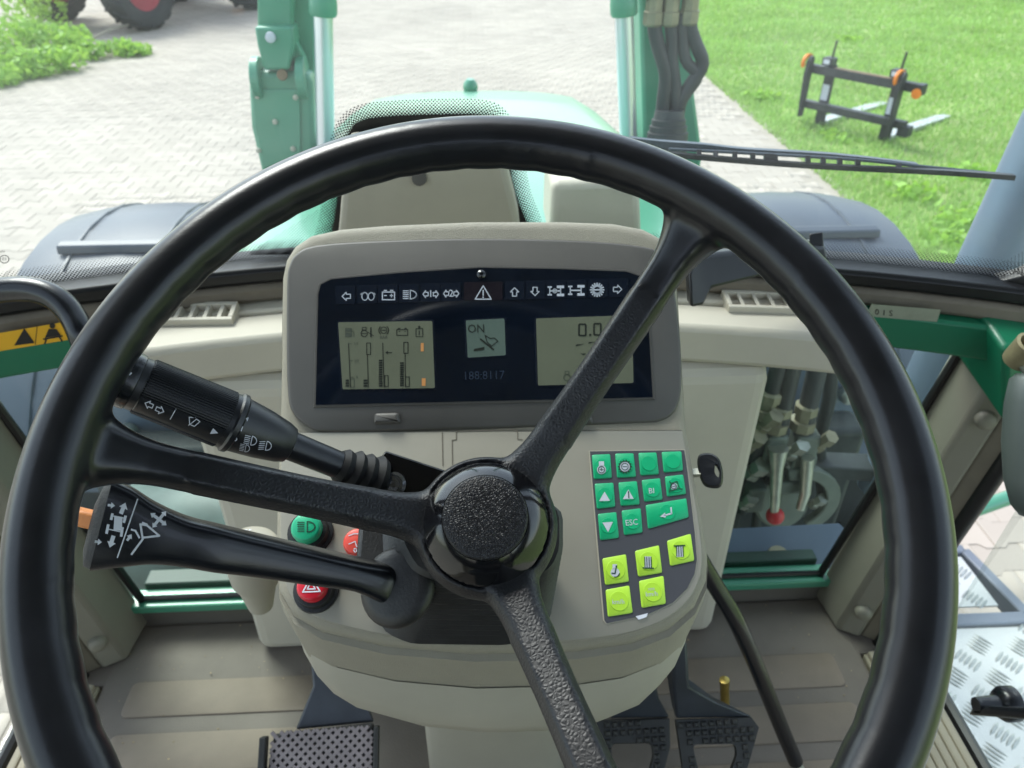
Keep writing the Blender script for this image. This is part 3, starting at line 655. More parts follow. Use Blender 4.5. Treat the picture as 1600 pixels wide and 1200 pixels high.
# chassis block under the bonnet, front axle
k = M(); k.bb(-.30, .30, .9, 2.75, .55, 1.15); k.bb(-.22, .22, 1.0, 2.6, 1.15, 1.5); k.build('engine_block', 'machine_dark', T, smooth=30, bevel=.02)
k = M(); k.bar((-.72, 1.97, .62), (.72, 1.97, .62), .16, .18); k.build('front_axle', 'machine_dark', T, smooth=30, bevel=.02)
# seen through the lower right pane: folded plate with a bolt, dark edge
pl = Pl((.48, .93, 1.262), (1, .01, 0), (0, 1, .42)); q = pxpoly(pl, [(1112, 826), (1312, 818), (1330, 838), (1318, 880), (1285, 893), (1112, 885)])
k = M(); k.poly(pl, q, [(0, -.006), (0, 0)]); fp = k.build('folded_plate', 'bluegrey_plate', T, smooth=0, bevel=.002)
c = pl.hit(1216, 869); k = M(); k.lathe(c, pl.n, [(0, .019), (.003, .018), (.0032, .009), (.008, .008), (.009, .002)], 16); k.build('bolt', 'fitting', fp)
k = M(); k.bb(.36, .545, .838, .862, 1.20, 1.262); k.build('rear_flange', 'dark_green', T, smooth=0, bevel=.003)
# seen through the lower left pane: rounded tank and dark flange
k = M(); k.tube([(-.66, 1.04, 1.12), (-.62, 1.03, 1.155), (-.50, 1.03, 1.16), (-.30, 1.03, 1.16)], [.09, .125, .13, .13], 24); k.build('side_tank', 'tank_grey', T, smooth=50)
k = M(); k.bb(-.545, -.36, .838, .87, 1.20, 1.262); k.build('rear_flange', 'dark_green', T, smooth=0, bevel=.003)
k = M(); k.tube(spline([tuple(hy(170, 752, 1.15)), tuple(hy(240, 750, 1.15)), tuple(hy(300, 772, 1.12)), tuple(hy(345, 800, 1.1)), tuple(hy(370, 850, 1.1))], 5), .045, 14); k.build('bulk_hose', 'hose', T)
# exhaust pipe outside the right pillar
pth = [hy(1651, 219, 1.05), hy(1566, 407, 1.05), hy(1508, 504, 1.05), hy(1468, 596, 1.05)]; b = pth[-1]; tp = pth[0]
dv = (tp-b).normalized(); k = M(); k.tube([b-dv*.25, b, b.lerp(tp, .5), tp, tp+dv*.9], .056, 24); ex = k.build('exhaust_pipe', 'exhaust', T, smooth=50)
k = M(); k.bar(b-dv*.2, V((.40, 1.1, (b-dv*.2).z)), .05, .03); k.build('pipe_bracket', 'machine_dark', ex, smooth=0, bevel=.004)
# access steps with checker plate, green handrail
zS = .86
pl = Pl((0, 0, zS), (1, 0, 0), (0, 1, 0))
def ckplate(poly, name, parent):
    k = M(); k.poly(pl, poly, [(0, -.004), (0, 0)]); o = k.build(name, 'checker', parent, smooth=0)
    k = M(); xs_ = [p[0] for p in poly]; ys_ = [p[1] for p in poly]; P = .058
    def inside(x, y, poly=inset(poly, .012)):
        c = False
        for i in range(len(poly)):
            a, b = poly[i-1], poly[i]
            if (a[1] > y) != (b[1] > y) and x < (b[0]-a[0])*(y-a[1])/(b[1]-a[1])+a[0]: c = not c
        return c
    for i in range(-60, 60):
        for j in range(-60, 60):
            u0, v0 = i*P, j*P; ca, sa = math.cos(R_(38)), math.sin(R_(38))
            X, Y = u0*ca-v0*sa, u0*sa+v0*ca
            if not (min(xs_) < X < max(xs_) and min(ys_) < Y < max(ys_)) or not inside(X, Y): continue
            al = 38+(0 if (i+j) % 2 else 90); a = V((math.cos(R_(al)), math.sin(R_(al)), 0)); b = V((-a.y, a.x, 0))
            for q in range(5):
                c = V((X, Y, zS))+b*(q-2)*.0095; L_, W_ = .021, .0034
                r0 = [c+a*L_, c+a*L_*.5+b*W_, c-a*L_*.5+b*W_, c-a*L_, c-a*L_*.5-b*W_, c+a*L_*.5-b*W_]
                r1 = [c+(p-c)*.55+V((0, 0, .0022)) for p in r0]; k.rings([r0, r1], cap0=False)
    s = k.build('tread_stud', 'checker_stud', o, smooth=0); s['kind'] = 'stuff'; return o
st = thing('access_steps', 'pale checker plate cab steps in a blue grey frame outside right door', 'steps', (.95, .85, .3))
A_ = hz(1505, 864, zS); B_ = hz(1612, 985, zS); C_ = hz(1600, 962, zS)
x0 = .70
up = [(x0, C_.y+.018), (B_.x-.02, C_.y-.002+.02), (A_.x, A_.y), (x0, A_.y+.02)]
ckplate(inset(up, .012), 'step_plate', st)
lo = [(x0, -.10), (B_.x+.03, -.10), (B_.x+.03, C_.y-.028), (x0, C_.y-.024)]
ckplate(lo, 'step_plate', st)
k = M()
for p, q in (((x0, A_.y+.028), (A_.x+.006, A_.y+.008)), ((A_.x+.004, A_.y+.006), (B_.x+.02, C_.y-.03)), ((B_.x+.052, C_.y), (B_.x+.052, -.1)), ((x0, C_.y-.004), (B_.x+.05, C_.y-.008))):
    k.bar((p[0], p[1], zS-.015), (q[0], q[1], zS-.015), .026 if p[1] > C_.y+.02 else .03, .045)
k.build('step_frame', 'step_frame', st, smooth=30, bevel=.004)
for zz in (.35, .60):
    k = M(); k.bb(.72, 1.13, .1, .95, zz-.02, zz); k.build('lower_tread', 'checker', st, smooth=0, bevel=.004)
for y_ in (.08, .97):
    k = M(); k.bb(.74, 1.14, y_, y_+.012, .3, zS-.04); k.build('side_bracket', 'step_frame', st, smooth=0)
hr = thing('handrail', 'light green tubular handrail outside the right door above the steps', 'handrail', tuple(hz(1560, 785, 1.05)))
p0, p1 = hz(1470, 815, 1.05), hz(1640, 755, 1.05); 
k = M(); k.tube([p0+(p0-p1)*.6-V((0, 0, .30)), p0+(p0-p1)*.45, p0, p1, p1+(p1-p0)*.5, p1+(p1-p0)*.7+V((0, 0, .1)), p1+(p1-p0)*.8+V((0, 0, .6))], .0165, 16); k.build('rail_tube', 'bonnet_green', hr, smooth=50)
#--PART3
# ================================================================== CONTROL CONSOLE
PA = Pl(dp(750, 520, .636), (1, 0, 0), (0, math.cos(R_(45)), math.sin(R_(45))))
PB = Pl(PA.hit(752, 672), (1, 0, 0), (0, math.cos(R_(30.5)), math.sin(R_(30.5))))
CN = thing('control_console', 'beige steering column console with instrument display and green keypad', 'console', (0, .55, 1.2))
def chit(px, py): return PA.hit(px, py) if py < 672 else PB.hit(px, py)
out_px = [(437, 470), (438, 430), (444, 402), (458, 380), (484, 363), (530, 353), (600, 347), (740, 341), (880, 341), (960, 344), (1008, 353), (1036, 368), (1054, 394), (1061, 430), (1066, 520), (1072, 620), (1076, 672), (1088, 740), (1100, 800), (1110, 868), (1108, 905), (1090, 945), (1050, 980), (990, 1003), (900, 1016), (740, 1020), (600, 1008), (500, 985), (455, 960), (432, 920), (427, 860), (430, 760), (434, 672), (436, 560)]
oc = [chit(*p) for p in out_px]; cx_ = sum((p for p in oc), V())/len(oc)
def ringat(sc, dz, dy=0., inn=0.):
    r = []
    for p in oc:
        q = V((cx_.x+(p.x-cx_.x)*sc, cx_.y+(p.y-cx_.y)*sc, p.z)); r.append(q+V((0, dy, dz)))
    return r
def ring_in(d, h):                              # inset on the face, raised by h
    n = len(oc); r = []
    for i, p in enumerate(oc):
        pl = PA if out_px[i][1] < 672 else PB
        a = oc[i-1]; b = oc[(i+1) % n]; t = (b-a).normalized(); q = pl.n.cross(t)
        if q.dot(cx_-p) < 0: q = -q
        if out_px[i][1] == 672: q = V((math.copysign(1, cx_.x-p.x), 0, 0))
        r.append(p+q*d+pl.n*h)
    return r
k = M(); rr_ = .011
rs = [ringat(.985, -.060, .006), ringat(1.0, -.03, .003), ringat(1.0, -.012, .001)]
for t in range(0, 91, 18): rs.append(ring_in(rr_*(1-math.cos(R_(t))), rr_*(math.sin(R_(t))-1)))
k.rings(rs, False, False)
top = rs[-1]; n = len(top); iL, iR = out_px.index((434, 672)), out_px.index((1076, 672))
b0 = len(k.v); k.add(top, [tuple(list(range(iL, n))+list(range(0, iR+1))), tuple(range(iR, iL+1))])
body = k.build('console_body', 'rim_beige', CN, smooth=50, weld=True)
# smooth face panel of the lower half, set just proud of the grained rim
fp = [(440, 676), (1066, 672), (1078, 740), (1090, 800), (1098, 866), (1096, 900), (1080, 936), (1044, 968), (988, 990), (898, 1003), (740, 1007), (604, 995), (508, 972), (466, 950), (444, 915), (438, 860), (438, 760)]
k = M(); k.poly(PB, rounded(pxpoly(PB, fp), [.0005, .0005]+[.05]*15, 4), [(0, -.002), (.0006, .0012), (.0012, .0016)]); k.build('face_panel', 'panel_beige', CN, smooth=50)
# shroud below
k = M(); rs = []
for sx_, sy_, dz, dy in ((.965, .975, -.052, .002), (.955, .97, -.08, .0), (.90, .94, -.11, .0), (.79, .88, -.136, .002), (.64, .78, -.152, .012), (.52, .62, -.165, .03)):
    r = []
    for p in oc: r.append(V((cx_.x+(p.x-cx_.x)*sx_, cx_.y+(p.y-cx_.y)*sy_+dy, p.z+dz)))
    rs.append(r)
for z in (1.50, 1.198): rs.append([V((q.x*.98, .53+(q.y-cx_.y)*.75, z+(q.z-1.68)*.15*(z > 1.3))) for q in rs[5]])
k.rings(rs, False, True); k.build('column_shroud', 'shroud_beige', CN, smooth=50)
# bezel and instrument window
bez = [(451, 440), (455, 415), (466, 398), (494, 386), (585, 379), (750, 375), (915, 379), (1006, 388), (1030, 400), (1045, 424), (1052, 455), (1061, 536), (1062, 610), (1052, 643), (1030, 657), (997, 660), (832, 666), (709, 670), (523, 674), (484, 667), (460, 645), (452, 615), (450, 530)]
win = [(499, 462), (503, 447), (519, 439), (626, 429), (750, 421), (874, 423), (977, 427), (998, 434), (1008, 454), (1018, 622), (495, 634)]
k = M(); k.poly(PA, spline(pxpoly(PA, bez), 3, True), [(-.0008, -.001), (-.0008, .0012), (.0003, .0024), (.0016, .003)]); bz = k.build('bezel', 'bezel', CN, smooth=50)
k = M(); k.poly(PA, inset(pxpoly(PA, win), -.0022), [(0, .0028), (.0006, .0040)]); k.poly(PA, pxpoly(PA, win), [(.0, .0038), (.0, .0041)]); k.build('window_rim', 'bezel', CN, smooth=0)
k = M(); k.poly(PA, pxpoly(PA, win), [(0, .0035), (.0, .0044)]); k.build('instrument_window', 'cluster_navy', CN, smooth=0)
for x in (606, 905): 
    k = M(); k.poly(PA, rounded(pxpoly(PA, [(x-20, 646), (x+18, 645), (x+22, 664), (x-22, 665)]), .003), [(0, .002), (.001, .0055), (.003, .0065)]); k.build('bezel_clip', 'bezel', CN, smooth=60)
k = M(); c = PA.hit(752, 429, .0044); k.lathe(c, PA.n, [(-.001, .0042), (.0012, .0038), (.0025, .0022), (.003, .0005)], 16); k.build('light_sensor', 'gloss_black', CN)
WH = .0046
def wh(h): return lambda x, y: PA.hit(x, y, h)
# warning lamp tiles
def axle(d, x, y, dot):
    for sx in (-1, 1): 
        d.rect(x+sx*8-2, y-7, x+sx*8+2, y-4) if False else None
    d.line([(x-9, y-6.5), (x-9, y+6.5)], 1.6).line([(x-6.5, y-6), (x-11.5, y-6)], 2.4).line([(x-6.5, y+6), (x-11.5, y+6)], 2.4).line([(x-9, y), (x+8, y)], 2)
    d.line([(x+8, y-5), (x+8, y+5)], 1.6).line([(x+3.5, y-6.3), (x+12, y-6.3)], 4).line([(x+3.5, y+6.3), (x+12, y+6.3)], 4)
    if dot: d.circ(x-1, y, 3, 1.5)
    return d
def icon(i, x, y):
    d = D()
    if i == 0: d.arrow(x, y, 13, 13, 0, 1.4)
    elif i == 1:
        for q in (-5, 5): d.circ(x+q, y+1, 4.6, 1.5, ry=6)
        d.circ(x-9, y-2, 2, 1.3, 180, 320).circ(x+9, y-2, 2, 1.3, 220, 360)
    elif i == 2: d.orect(x-9.5, y-5, x+9.5, y+7, 1.6).line([(x-7, y-7.5), (x-3, y-7.5)], 1.6).line([(x+3, y-7.5), (x+7, y-7.5)], 1.6).line([(x-6.5, y+.5), (x-3, y+.5)], 1.5).line([(x+2.5, y+.5), (x+7, y+.5)], 1.5).line([(x+4.7, y-1.8), (x+4.7, y+2.8)], 1.5)
    elif i == 3:
        d.circ(x+1, y, 9.5, 1.7, -90, 90, ry=6.6).line([(x+1, y-6.6), (x+1, y+6.6)], 1.4)
        for q in (-6, -3, 0, 3, 6): d.line([(x-10, y+q), (x-2, y+q)], 1.4)
    elif i in (4, 5): d.arrow(x-8, y, 8, 11, 0, 1.5).arrow(x+8, y, 8, 11, 180, 1.5).text('1' if i == 4 else '2', x, y, 11)
    elif i == 6: d.line([(x, y-11), (x+12.5, y+10), (x-12.5, y+10)], 1.7, True).line([(x, y-4), (x, y+4)], 1.8).disc(x, y+7, 1.2)
    elif i == 7: d.arrow(x, y, 13, 13, 90, 1.4)
    elif i == 8: d.arrow(x, y, 13, 13, -90, 1.4)
    elif i in (9, 10): axle(d, x, y, i == 9)
    elif i == 11:
        d.circ(x, y, 6.5, 3.4)
        for q in range(16): a = 2*math.pi*q/16; d.line([(x+8*math.cos(a), y+8*math.sin(a)), (x+10.5*math.cos(a), y+10.5*math.sin(a))], 2)
        d.line([(x-4, y), (x+4, y)], 2)
    else: d.arrow(x, y, 13, 13, 180, 1.4)
    return d
ICX = [541, 575, 607, 640, 673, 705, 755, 804, 836, 868, 900, 933, 965]
for i, x in enumerate(ICX):
    y = 463-(x-541)*11/424; hw = 15.3 if i != 6 else 30
    q = rounded(pxpoly(PA, [(x-hw, y-14), (x+hw, y-14.5), (x+hw, y+14), (x-hw, y+14.5)]), .0006)
    k = M(); k.poly(PA, q, [(0, .0042), (0, .0048)]); icon(i, x, y).lay(k, wh(.0050)); k.build('indicator_tile', ['tile_red' if i == 6 else 'tile_navy', 'print_icon'], CN, smooth=0)
# liquid crystal displays
def lcd(q, m, ink, draws, frame=3):
    k = M(); k.poly(PA, rounded(pxpoly(PA, q), .0012), [(0, .0042), (0, .0049)])
    for mi, d in draws: d.lay(k, wh(.0051), mi)
    o = k.build('display_screen', [m]+ink, CN, smooth=0)
    uq = inset(pxpoly(PA, q), -.0016); k = M(); k.poly(PA, rounded(uq, .0016), [(0, .0040), (.0004, .00465)]); k.build('display_surround', 'tile_navy', o, smooth=0); return o
d1 = D(); d2 = D(); d3 = D()
d2.rect(540, 514, 549, 518).orect(540, 513, 549, 526, 1).rect(540.5, 520, 548.5, 526).line([(549, 517), (553, 519), (553, 526)], 1)
d1.circ(569, 521, 5, 1.2).orect(566, 511.5, 572, 515.5, 1).line([(565.5, 521), (572.5, 521)], 1).line([(579.5, 512), (579.5, 526)], 2.2).line([(575, 519), (584, 525)], 1) 
d1.circ(599.5, 516, 5, 1.1).circ(599.5, 516, 7.6, 1.2, 130, 230).circ(599.5, 516, 7.6, 1.2, -50, 50).line([(596.5, 516), (602.5, 516)], 1.4); d2.text('BAR', 599.5, 527, 4.8)
d1.orect(620, 515, 637, 524, 1.2).line([(622, 513.2), (625, 513.2)], 1.6).line([(632, 513.2), (635, 513.2)], 1.6).line([(623, 518), (625, 518)], .8).line([(632, 518), (634, 518)], .8)
d1.orect(650, 513.5, 660.5, 526, 1.2).disc(655, 511, 2).line([(655, 517), (655, 523)], 1.4)
d1.line([(544.5, 537), (547.5, 605)], 1.2); d2.line([(544.5, 537), (549, 537)], 1).line([(546, 563.5), (551, 563.5)], 1).line([(547, 589.5), (552, 589.5)], 1).text('1/1', 556, 537, 4.2).text('1/2', 557, 564, 4.2).text('R', 558, 589.5, 4.2)
def stack(x0, x1, y0, y1, n):
    for i in range(n): a = y0+(y1-y0)*i/n; d1.rect(x0, a, x1, a+(y1-y0)/n*.78)
stack(540, 545.2, 593, 605.5, 3); d2.orect(547.5, 592, 553.5, 605, 1.1)
d1.line([(574, 554), (575.5, 605)], 1.2).orect(573, 536, 579, 554, 1.2); stack(568, 574, 593, 605.5, 3)
d1.line([(598, 536), (600, 605)], 1.2).orect(601, 587, 606.5, 604, 1.2).line([(604, 551), (612, 551)], 1.4).fill((602, 551), (606, 548), (606, 554)); stack(592, 597.5, 562, 605, 12)
d1.orect(631, 535, 637.5, 552, 1.3).line([(633, 552), (633.5, 604)], 1.2).orect(633.5, 589, 639.5, 604, 1.3); stack(625, 631, 566, 604, 11)
d3.rect(657.5, 536, 662, 549).rect(659, 591, 665, 603)
lcd([(530, 506), (676, 504), (680, 608), (537, 610)], 'lcd', ['lcd_ink', 'lcd_soft', 'lcd_orange'], [(1, d1), (2, d2), (3, d3)])
d1 = D(); d1.text('ON', 744, 514, 13, -2, .92); d1.fill((740, 549), (741, 545), (757, 542), (756, 547)).line([(751, 530), (771, 546)], 2.6).line([(758, 524), (766, 529), (772, 528), (778, 533), (768, 541), (761, 534)], 1.4, True)
lcd([(728, 503), (788, 500), (790, 557), (731, 561)], 'lcd_green', ['lcd_ink'], [(1, d1)])
def seven(d, x, y, w_, h_, wd):
    g = .9; xs_ = (x-w_/2, x+w_/2); ys_ = (y-h_/2, y, y+h_/2)
    for xx in xs_: d.line([(xx, ys_[0]+g), (xx, ys_[1]-g)], wd).line([(xx, ys_[1]+g), (xx, ys_[2]-g)], wd)
    for yy in (ys_[0], ys_[2]): d.line([(xs_[0]+g, yy), (xs_[1]-g, yy)], wd)
d1 = D(); seven(d1, 910, 515.5, 10.5, 17.5, 2.6); d1.rect(920.5, 521.5, 924, 525); seven(d1, 933.5, 514.5, 10.5, 17.5, 2.6)
d1.fill((900, 541), (900, 538.2), (914, 537)).fill((919, 537), (920, 534.5), (932, 534)).fill((906, 552.5), (916, 552.2), (912, 555)); d2 = D(); d2.circ(886, 590, 5, 1.4).orect(883, 580, 889, 585, 1)
lcd([(837, 500), (986, 495), (988, 600), (840, 604)], 'lcd', ['lcd_ink', 'lcd_soft'], [(1, d1), (2, d2)])
k = M(); D().text('188:8117', 756, 587, 13, -1.5, .95).text('· · ·', 762, 616, 5).lay(k, wh(.0046), 0); k.build('ghost_digits', 'ghost', CN, smooth=0)
# seams moulded into the face panel
k = M(); D().line([(691, 676), (692, 728)], 1.6).line([(707, 726), (706.5, 688), (713, 687), (713, 676), (716, 674), (806, 671), (809, 676), (809, 686), (816, 687)], 1.7).lay(k, lambda x, y: PB.hit(x, y, .0019), 0); k.build('panel_seam', 'groove', CN, smooth=0)
# keypad
kp = [(x/4+900, y/4+690) for x, y in ((85, 68), (672, 60), (690, 180), (735, 560), (750, 740), (735, 830), (690, 920), (600, 1010), (440, 1085), (190, 1138), (175, 1120))]
k = M(); u = pxpoly(PB, kp); k.poly(PB, inset(u, -.0012), [(0, .001), (.0005, .0022)], ); k.build('keypad_border', 'shroud_beige', CN, smooth=0)
k = M(); k.poly(PB, u, [(0, .0016), (0, .0026)]); kpo = k.build('keypad', 'keypad_grey', CN, smooth=0)
KEYS = [(0, [(95, 90), (212, 85), (222, 235), (108, 243)]), (1, [(240, 82), (357, 80), (372, 228), (253, 235)]), (2, [(385, 78), (500, 75), (515, 212), (398, 220)]), (3, [(530, 72), (655, 68), (664, 190), (543, 202)]),
 (4, [(112, 270), (232, 263), (243, 415), (127, 428)]), (5, [(260, 262), (378, 253), (395, 400), (275, 410)]), (6, [(405, 247), (522, 235), (538, 370), (422, 383)]), (7, [(550, 225), (665, 212), (684, 335), (563, 352)]),
 (8, [(132, 458), (250, 446), (266, 608), (147, 623)]), (9, [(280, 437), (402, 422), (413, 575), (296, 592)]), (10, [(430, 403), (685, 360), (700, 480), (445, 553)]),
 (11, [(160, 735), (310, 708), (328, 880), (178, 902)]), (12, [(363, 688), (515, 652), (535, 825), (383, 850)]), (13, [(563, 625), (712, 580), (735, 750), (583, 783)]), (14, [(180, 930), (330, 902), (352, 1075), (195, 1100)]), (15, [(388, 875), (543, 842), (558, 1018), (405, 1045)])]
def keyicon(i, X, Y):
    w_ = D(); b_ = D()
    if i == 0: w_.disc(0, 3, 7).rect(-4, -10, 4, -2); b_.circ(0, 3, 5, 1.2).line([(-3, 3), (3, 3)], 1).line([(0, 0), (0, 5)], 1)
    elif i == 1:
        w_.disc(0, 0, 8); b_.circ(0, 0, 8.4, 1.3).circ(0, 0, 5.2, 1.2).line([(-3, 0), (3, 0)], 1.2)
        for q in range(14): a = 2*math.pi*q/14; b_.line([(8.5*math.cos(a), 8.5*math.sin(a)), (10.4*math.cos(a), 10.4*math.sin(a))], 1.9)
    elif i == 4: w_.fill((0, -8), (8.5, 6.5), (-8.5, 7))
    elif i == 5: w_.fill((0, -8), (8.5, 6.5), (-8.5, 7)); b_.line([(.3, -5), (.8, 5)], 1.6)
    elif i == 6: w_.text('BI', 0, 0, 8.5, -4)
    elif i == 7:
        b_.line([(-8, 9), (-5, -5), (4, -8), (8, 3), (-7, 7)], 1.4).line([(8, 3), (12, 4)], 1.3).line([(-5, -5), (-8, -8)], 1.2); w_.disc(-1, -.5, 5.5); b_.circ(-1, -.5, 4, 1).line([(-3, 0), (2, -1)], 1)
    elif i == 8: w_.fill((-8.5, -7), (8, -8), (.5, 8))
    elif i == 9: w_.text('ESC', 0, 0, 9, -6, .95)
    elif i == 10: w_.line([(-3, 3), (8, 0), (7.2, -9)], 2.4).fill((-10, 5), (-2, -1.5), (-1, 6.5))
    elif i == 11: w_.disc(0, 3, 7).rect(-4, -10, 3, -2); b_.line([(-5, 4), (0, 4.5), (2, -6)], 1.8).circ(0, 3, 7, 1.4, 10, 100).disc(2, -7, 1.4)
    elif i in (12, 13):
        w_.rect(-5.5, -9, 5.5, 9)
        for q in (-5, -1.8, 1.8, 5): b_.line([(q, -8), (q+.6, 8)], 1.3)
        if i == 12: b_.line([(-7.5, 9), (9, 9.5)], 2)
        else: b_.line([(-8.5, -8), (8, -9)], 2)
    elif i == 14: w_.text('km/h', 0, 0, 7.5, -2, .9)
    elif i == 15: w_.text('km/h', 0, 2, 7.5, -4, .9).text('1000', -1, -5.5, 4, -4)
    return w_.xf(X, Y), b_.xf(X, Y)
for i, q in KEYS:
    P = [(x/4+900, y/4+690) for x, y in q]; X = sum(p[0] for p in P)/4; Y = sum(p[1] for p in P)/4; u = rounded(pxpoly(PB, P), .0016, 3)
    k = M(); k.poly(PB, u, [(0, .0022), (.0002, .0032), (.0008, .0036)]); lime = i > 10
    cu_, cv_ = PB.uv(X, Y); r_ = .0062 if not lime else .0072
    k.rings([[PB.at(cu_+a*r*math.cos(t), cv_+a*r*math.sin(t), h) for t in [2*math.pi*j/24 for j in range(24)]] for r, a, h in ((r_, 1, .0035), (r_*.96, 1, .0040), (r_*.88, 1, .0040))], False, True)
    w_, b_ = keyicon(i, X, Y); w_.lay(k, lambda x, y: PB.hit(x, y, .0042), 1); b_.lay(k, lambda x, y: PB.hit(x, y, .0044), 2)
    k.build('key', ['key_lime' if lime else 'key_green', 'print_icon', 'print_dark'], kpo, smooth=40)
k = M(); k.poly(PB, pxpoly(PB, [(992, 964), (1011, 959), (1009, 965), (997, 969)]), [(0, .001), (0, .0032)]); k.build('keypad_latch', 'print_white', kpo, smooth=0)
# push buttons left of the column
def pushbutton(px, py, rpx, cpx, cm, draw, pm='print_dark', collar=True):
    c = PB.hit(px, py, .020 if collar else .01); d_ = (c-CAM).dot(cf); r = rpx*d_/F; n = PB.n
    base = PB.at(*PB.uv(px, py)); top_h = (c-PB.o).dot(n); o_ = c-n*top_h; parent = CN
    if collar:
        k = M(); k.lathe(o_, n, [(0, r*1.55), (.004, r*1.5), (.0045, r*1.28), (.012, r*1.22), (.0125, r*1.04)], 32); parent = k.build('button_collar', 'rubber', CN, smooth=30)
    k = M(); k.lathe(o_, n, [(.001, r*1.0), (top_h-.003, r*.99), (top_h-.0008, r*.93), (top_h, r*.80)], 32)
    draw.xf(px, py).lay(k, lambda x, y: PB.hit(x, y, top_h+.0004)); return k.build('push_button', [cm, pm], parent, smooth=50)
d = D().circ(3, 0, 12, 1.8, -90, 90, ry=8).line([(3, -8), (3, 8)], 1.8)
for q in (-7, -3.5, 0, 3.5, 7): d.line([(-12, q), (-2, q)], 1.5)
pushbutton(477, 823, 24, 36, 'button_green', d)
d = D().line([(0, -14), (14, 9), (-13, 10)], 2.2, True).line([(0, -6), (6.5, 5), (-6, 5.5)], 2.0, True)
pushbutton(486, 915, 24, 36, 'button_red', d, 'print_white')
d = D().line([(-12, -9), (-4, -12), (6, -12)], 1.6).line([(-12, 4), (-2, 0), (0, 8), (10, 6)], 1.5).arrow(-2, 14, 6, 6, -90, 1.2)
pushbutton(557, 846, 22, 30, 'button_orange', d, 'print_grey', collar=False)
# rotary knob on the console's left flank
kn = thing('rotary_knob', 'pale beige round knob standing left of the green headlight button', 'knob', tuple(dp(395, 900, .70)))
c0 = dp(388, 838, .70); c1 = dp(402, 915, .74); a = (c0-c1).normalized()
k = M(); k.lathe(c1, a, [(-.03, .012), (0, .018), (.012, .023), (.05, .0265), (.056, .0255), (.058, .022)], 32); k.build('knob_cap', 'shroud_beige', kn, smooth=50)
pk = Pl(c1+a*.0585, a.orthogonal(), a.cross(a.orthogonal())); k = M(); D().text('55', 388, 832, 9, -4).lay(k, lambda x, y: pk.hit(x, y), 0); k.build('knob_mark', 'print_white', kn, smooth=0)
# air vents on the duct
for px0, py0, px1, py1, lab in ((262, 472, 372, 470, 'beige louvred air vent left of the instrument hood'), (1128, 452, 1245, 455, 'beige louvred air vent right of the instrument hood')):
    a = hz(px0, py0, 1.766); b = hz(px1, py1, 1.766); ex_ = (b-a).normalized(); pl = Pl((a+b)/2, ex_, V((0, 1, .15))); wd = (b-a).length
    ve = thing('air_vent', lab, 'air vent', tuple((a+b)/2-V((0, 0, .03))), 'dashboard air vents'); dpth = .036
    k = M()
    for u0, u1, v0, v1 in ((-wd/2, wd/2, -.006, 0), (-wd/2, wd/2, -dpth, -dpth+.006), (-wd/2, -wd/2+.006, -dpth+.006, -.006), (wd/2-.006, wd/2, -dpth+.006, -.006)):
        k.poly(pl, [(u0, v0), (u1, v0), (u1, v1), (u0, v1)], [(0, -.016), (0, 0)])
    k.build('vent_frame', 'wall_beige', ve, smooth=0, bevel=.0012)
    k = M(); k.poly(pl, [(-wd/2, -dpth), (wd/2, -dpth), (wd/2, 0), (-wd/2, 0)], [(0, -.019), (0, -.016)]); k.build('vent_floor', 'trim_brown', ve, smooth=0)
    for i in range(1, 5):
        u = -wd/2+wd*i/5; k = M(); k.hexa([pl.at(u+x, y, z) for x, y, z in ((-.003+.006, -dpth+.005, -.0155), (.0+.006, -dpth+.005, -.0155), (.0+.006, -.005, -.0155), (-.003+.006, -.005, -.0155), (-.0022, -dpth+.005, -.001), (.0022, -dpth+.005, -.001), (.0022, -.005, -.001), (-.0022, -.005, -.001))]); k.build('vent_slat', 'wall_beige', ve, smooth=0)
# wiper motor cover inside the glass
wc = thing('wiper_motor_cover', 'beige wiper motor cover on the glass behind the instrument hood', 'cover', tuple(hy(670, 400, .82)))
fr_ = [hy(x, y, .815) for x, y in ((540, 225), (782, 222), (812, 348), (816, 405), (524, 405), (530, 348))]
bk = [V((p.x*1.02, arc(p.x)-.012-.10*(p.z-1.8), p.z)) for p in fr_]
k = M(); k.rings([bk, fr_]); k.build('cover_shell', 'shroud_beige', wc, smooth=30, bevel=.008, seg=3)
k = M(); k.lathe(hy(655, 279, .813), (0, -1, .2), [(-.004, .0085), (.001, .008), (.0015, .005)], 16); k.build('cover_plug', 'bezel', wc)

# ================================================================== STEERING WHEEL
tl, sd_ = R_(32.6), R_(-1.5); WC = V((-.0019, .2838, 1.9458)); WR, WT = .215, .0160
wn = V((math.sin(sd_), -math.sin(tl)*math.cos(sd_), math.cos(tl)*math.cos(sd_))); wx = V((0, 1, 0)).cross(wn).normalized(); wy = wn.cross(wx)
SW = thing('steering_wheel', 'big black three spoke steering wheel in front of the instruments', 'steering wheel', tuple(WC-wn*.13))
k = M(); rs = []; NA = 180
for i in range(NA):
    t = 2*math.pi*i/NA; rd = wx*math.cos(t)+wy*math.sin(t); r_ = []
    for j in range(20):
        p = 2*math.pi*j/20; g = max(0, -math.cos(p-.6)); rr = WT*(1-.055*g*g*(.5+.5*math.cos(60*t)))
        r_.append(WC+rd*(WR+rr*math.cos(p))+wn*rr*math.sin(p))
    rs.append(r_)
k.rings(rs, loop=True)
SPA = [R_(49), R_(170.5), R_(-70.5)]
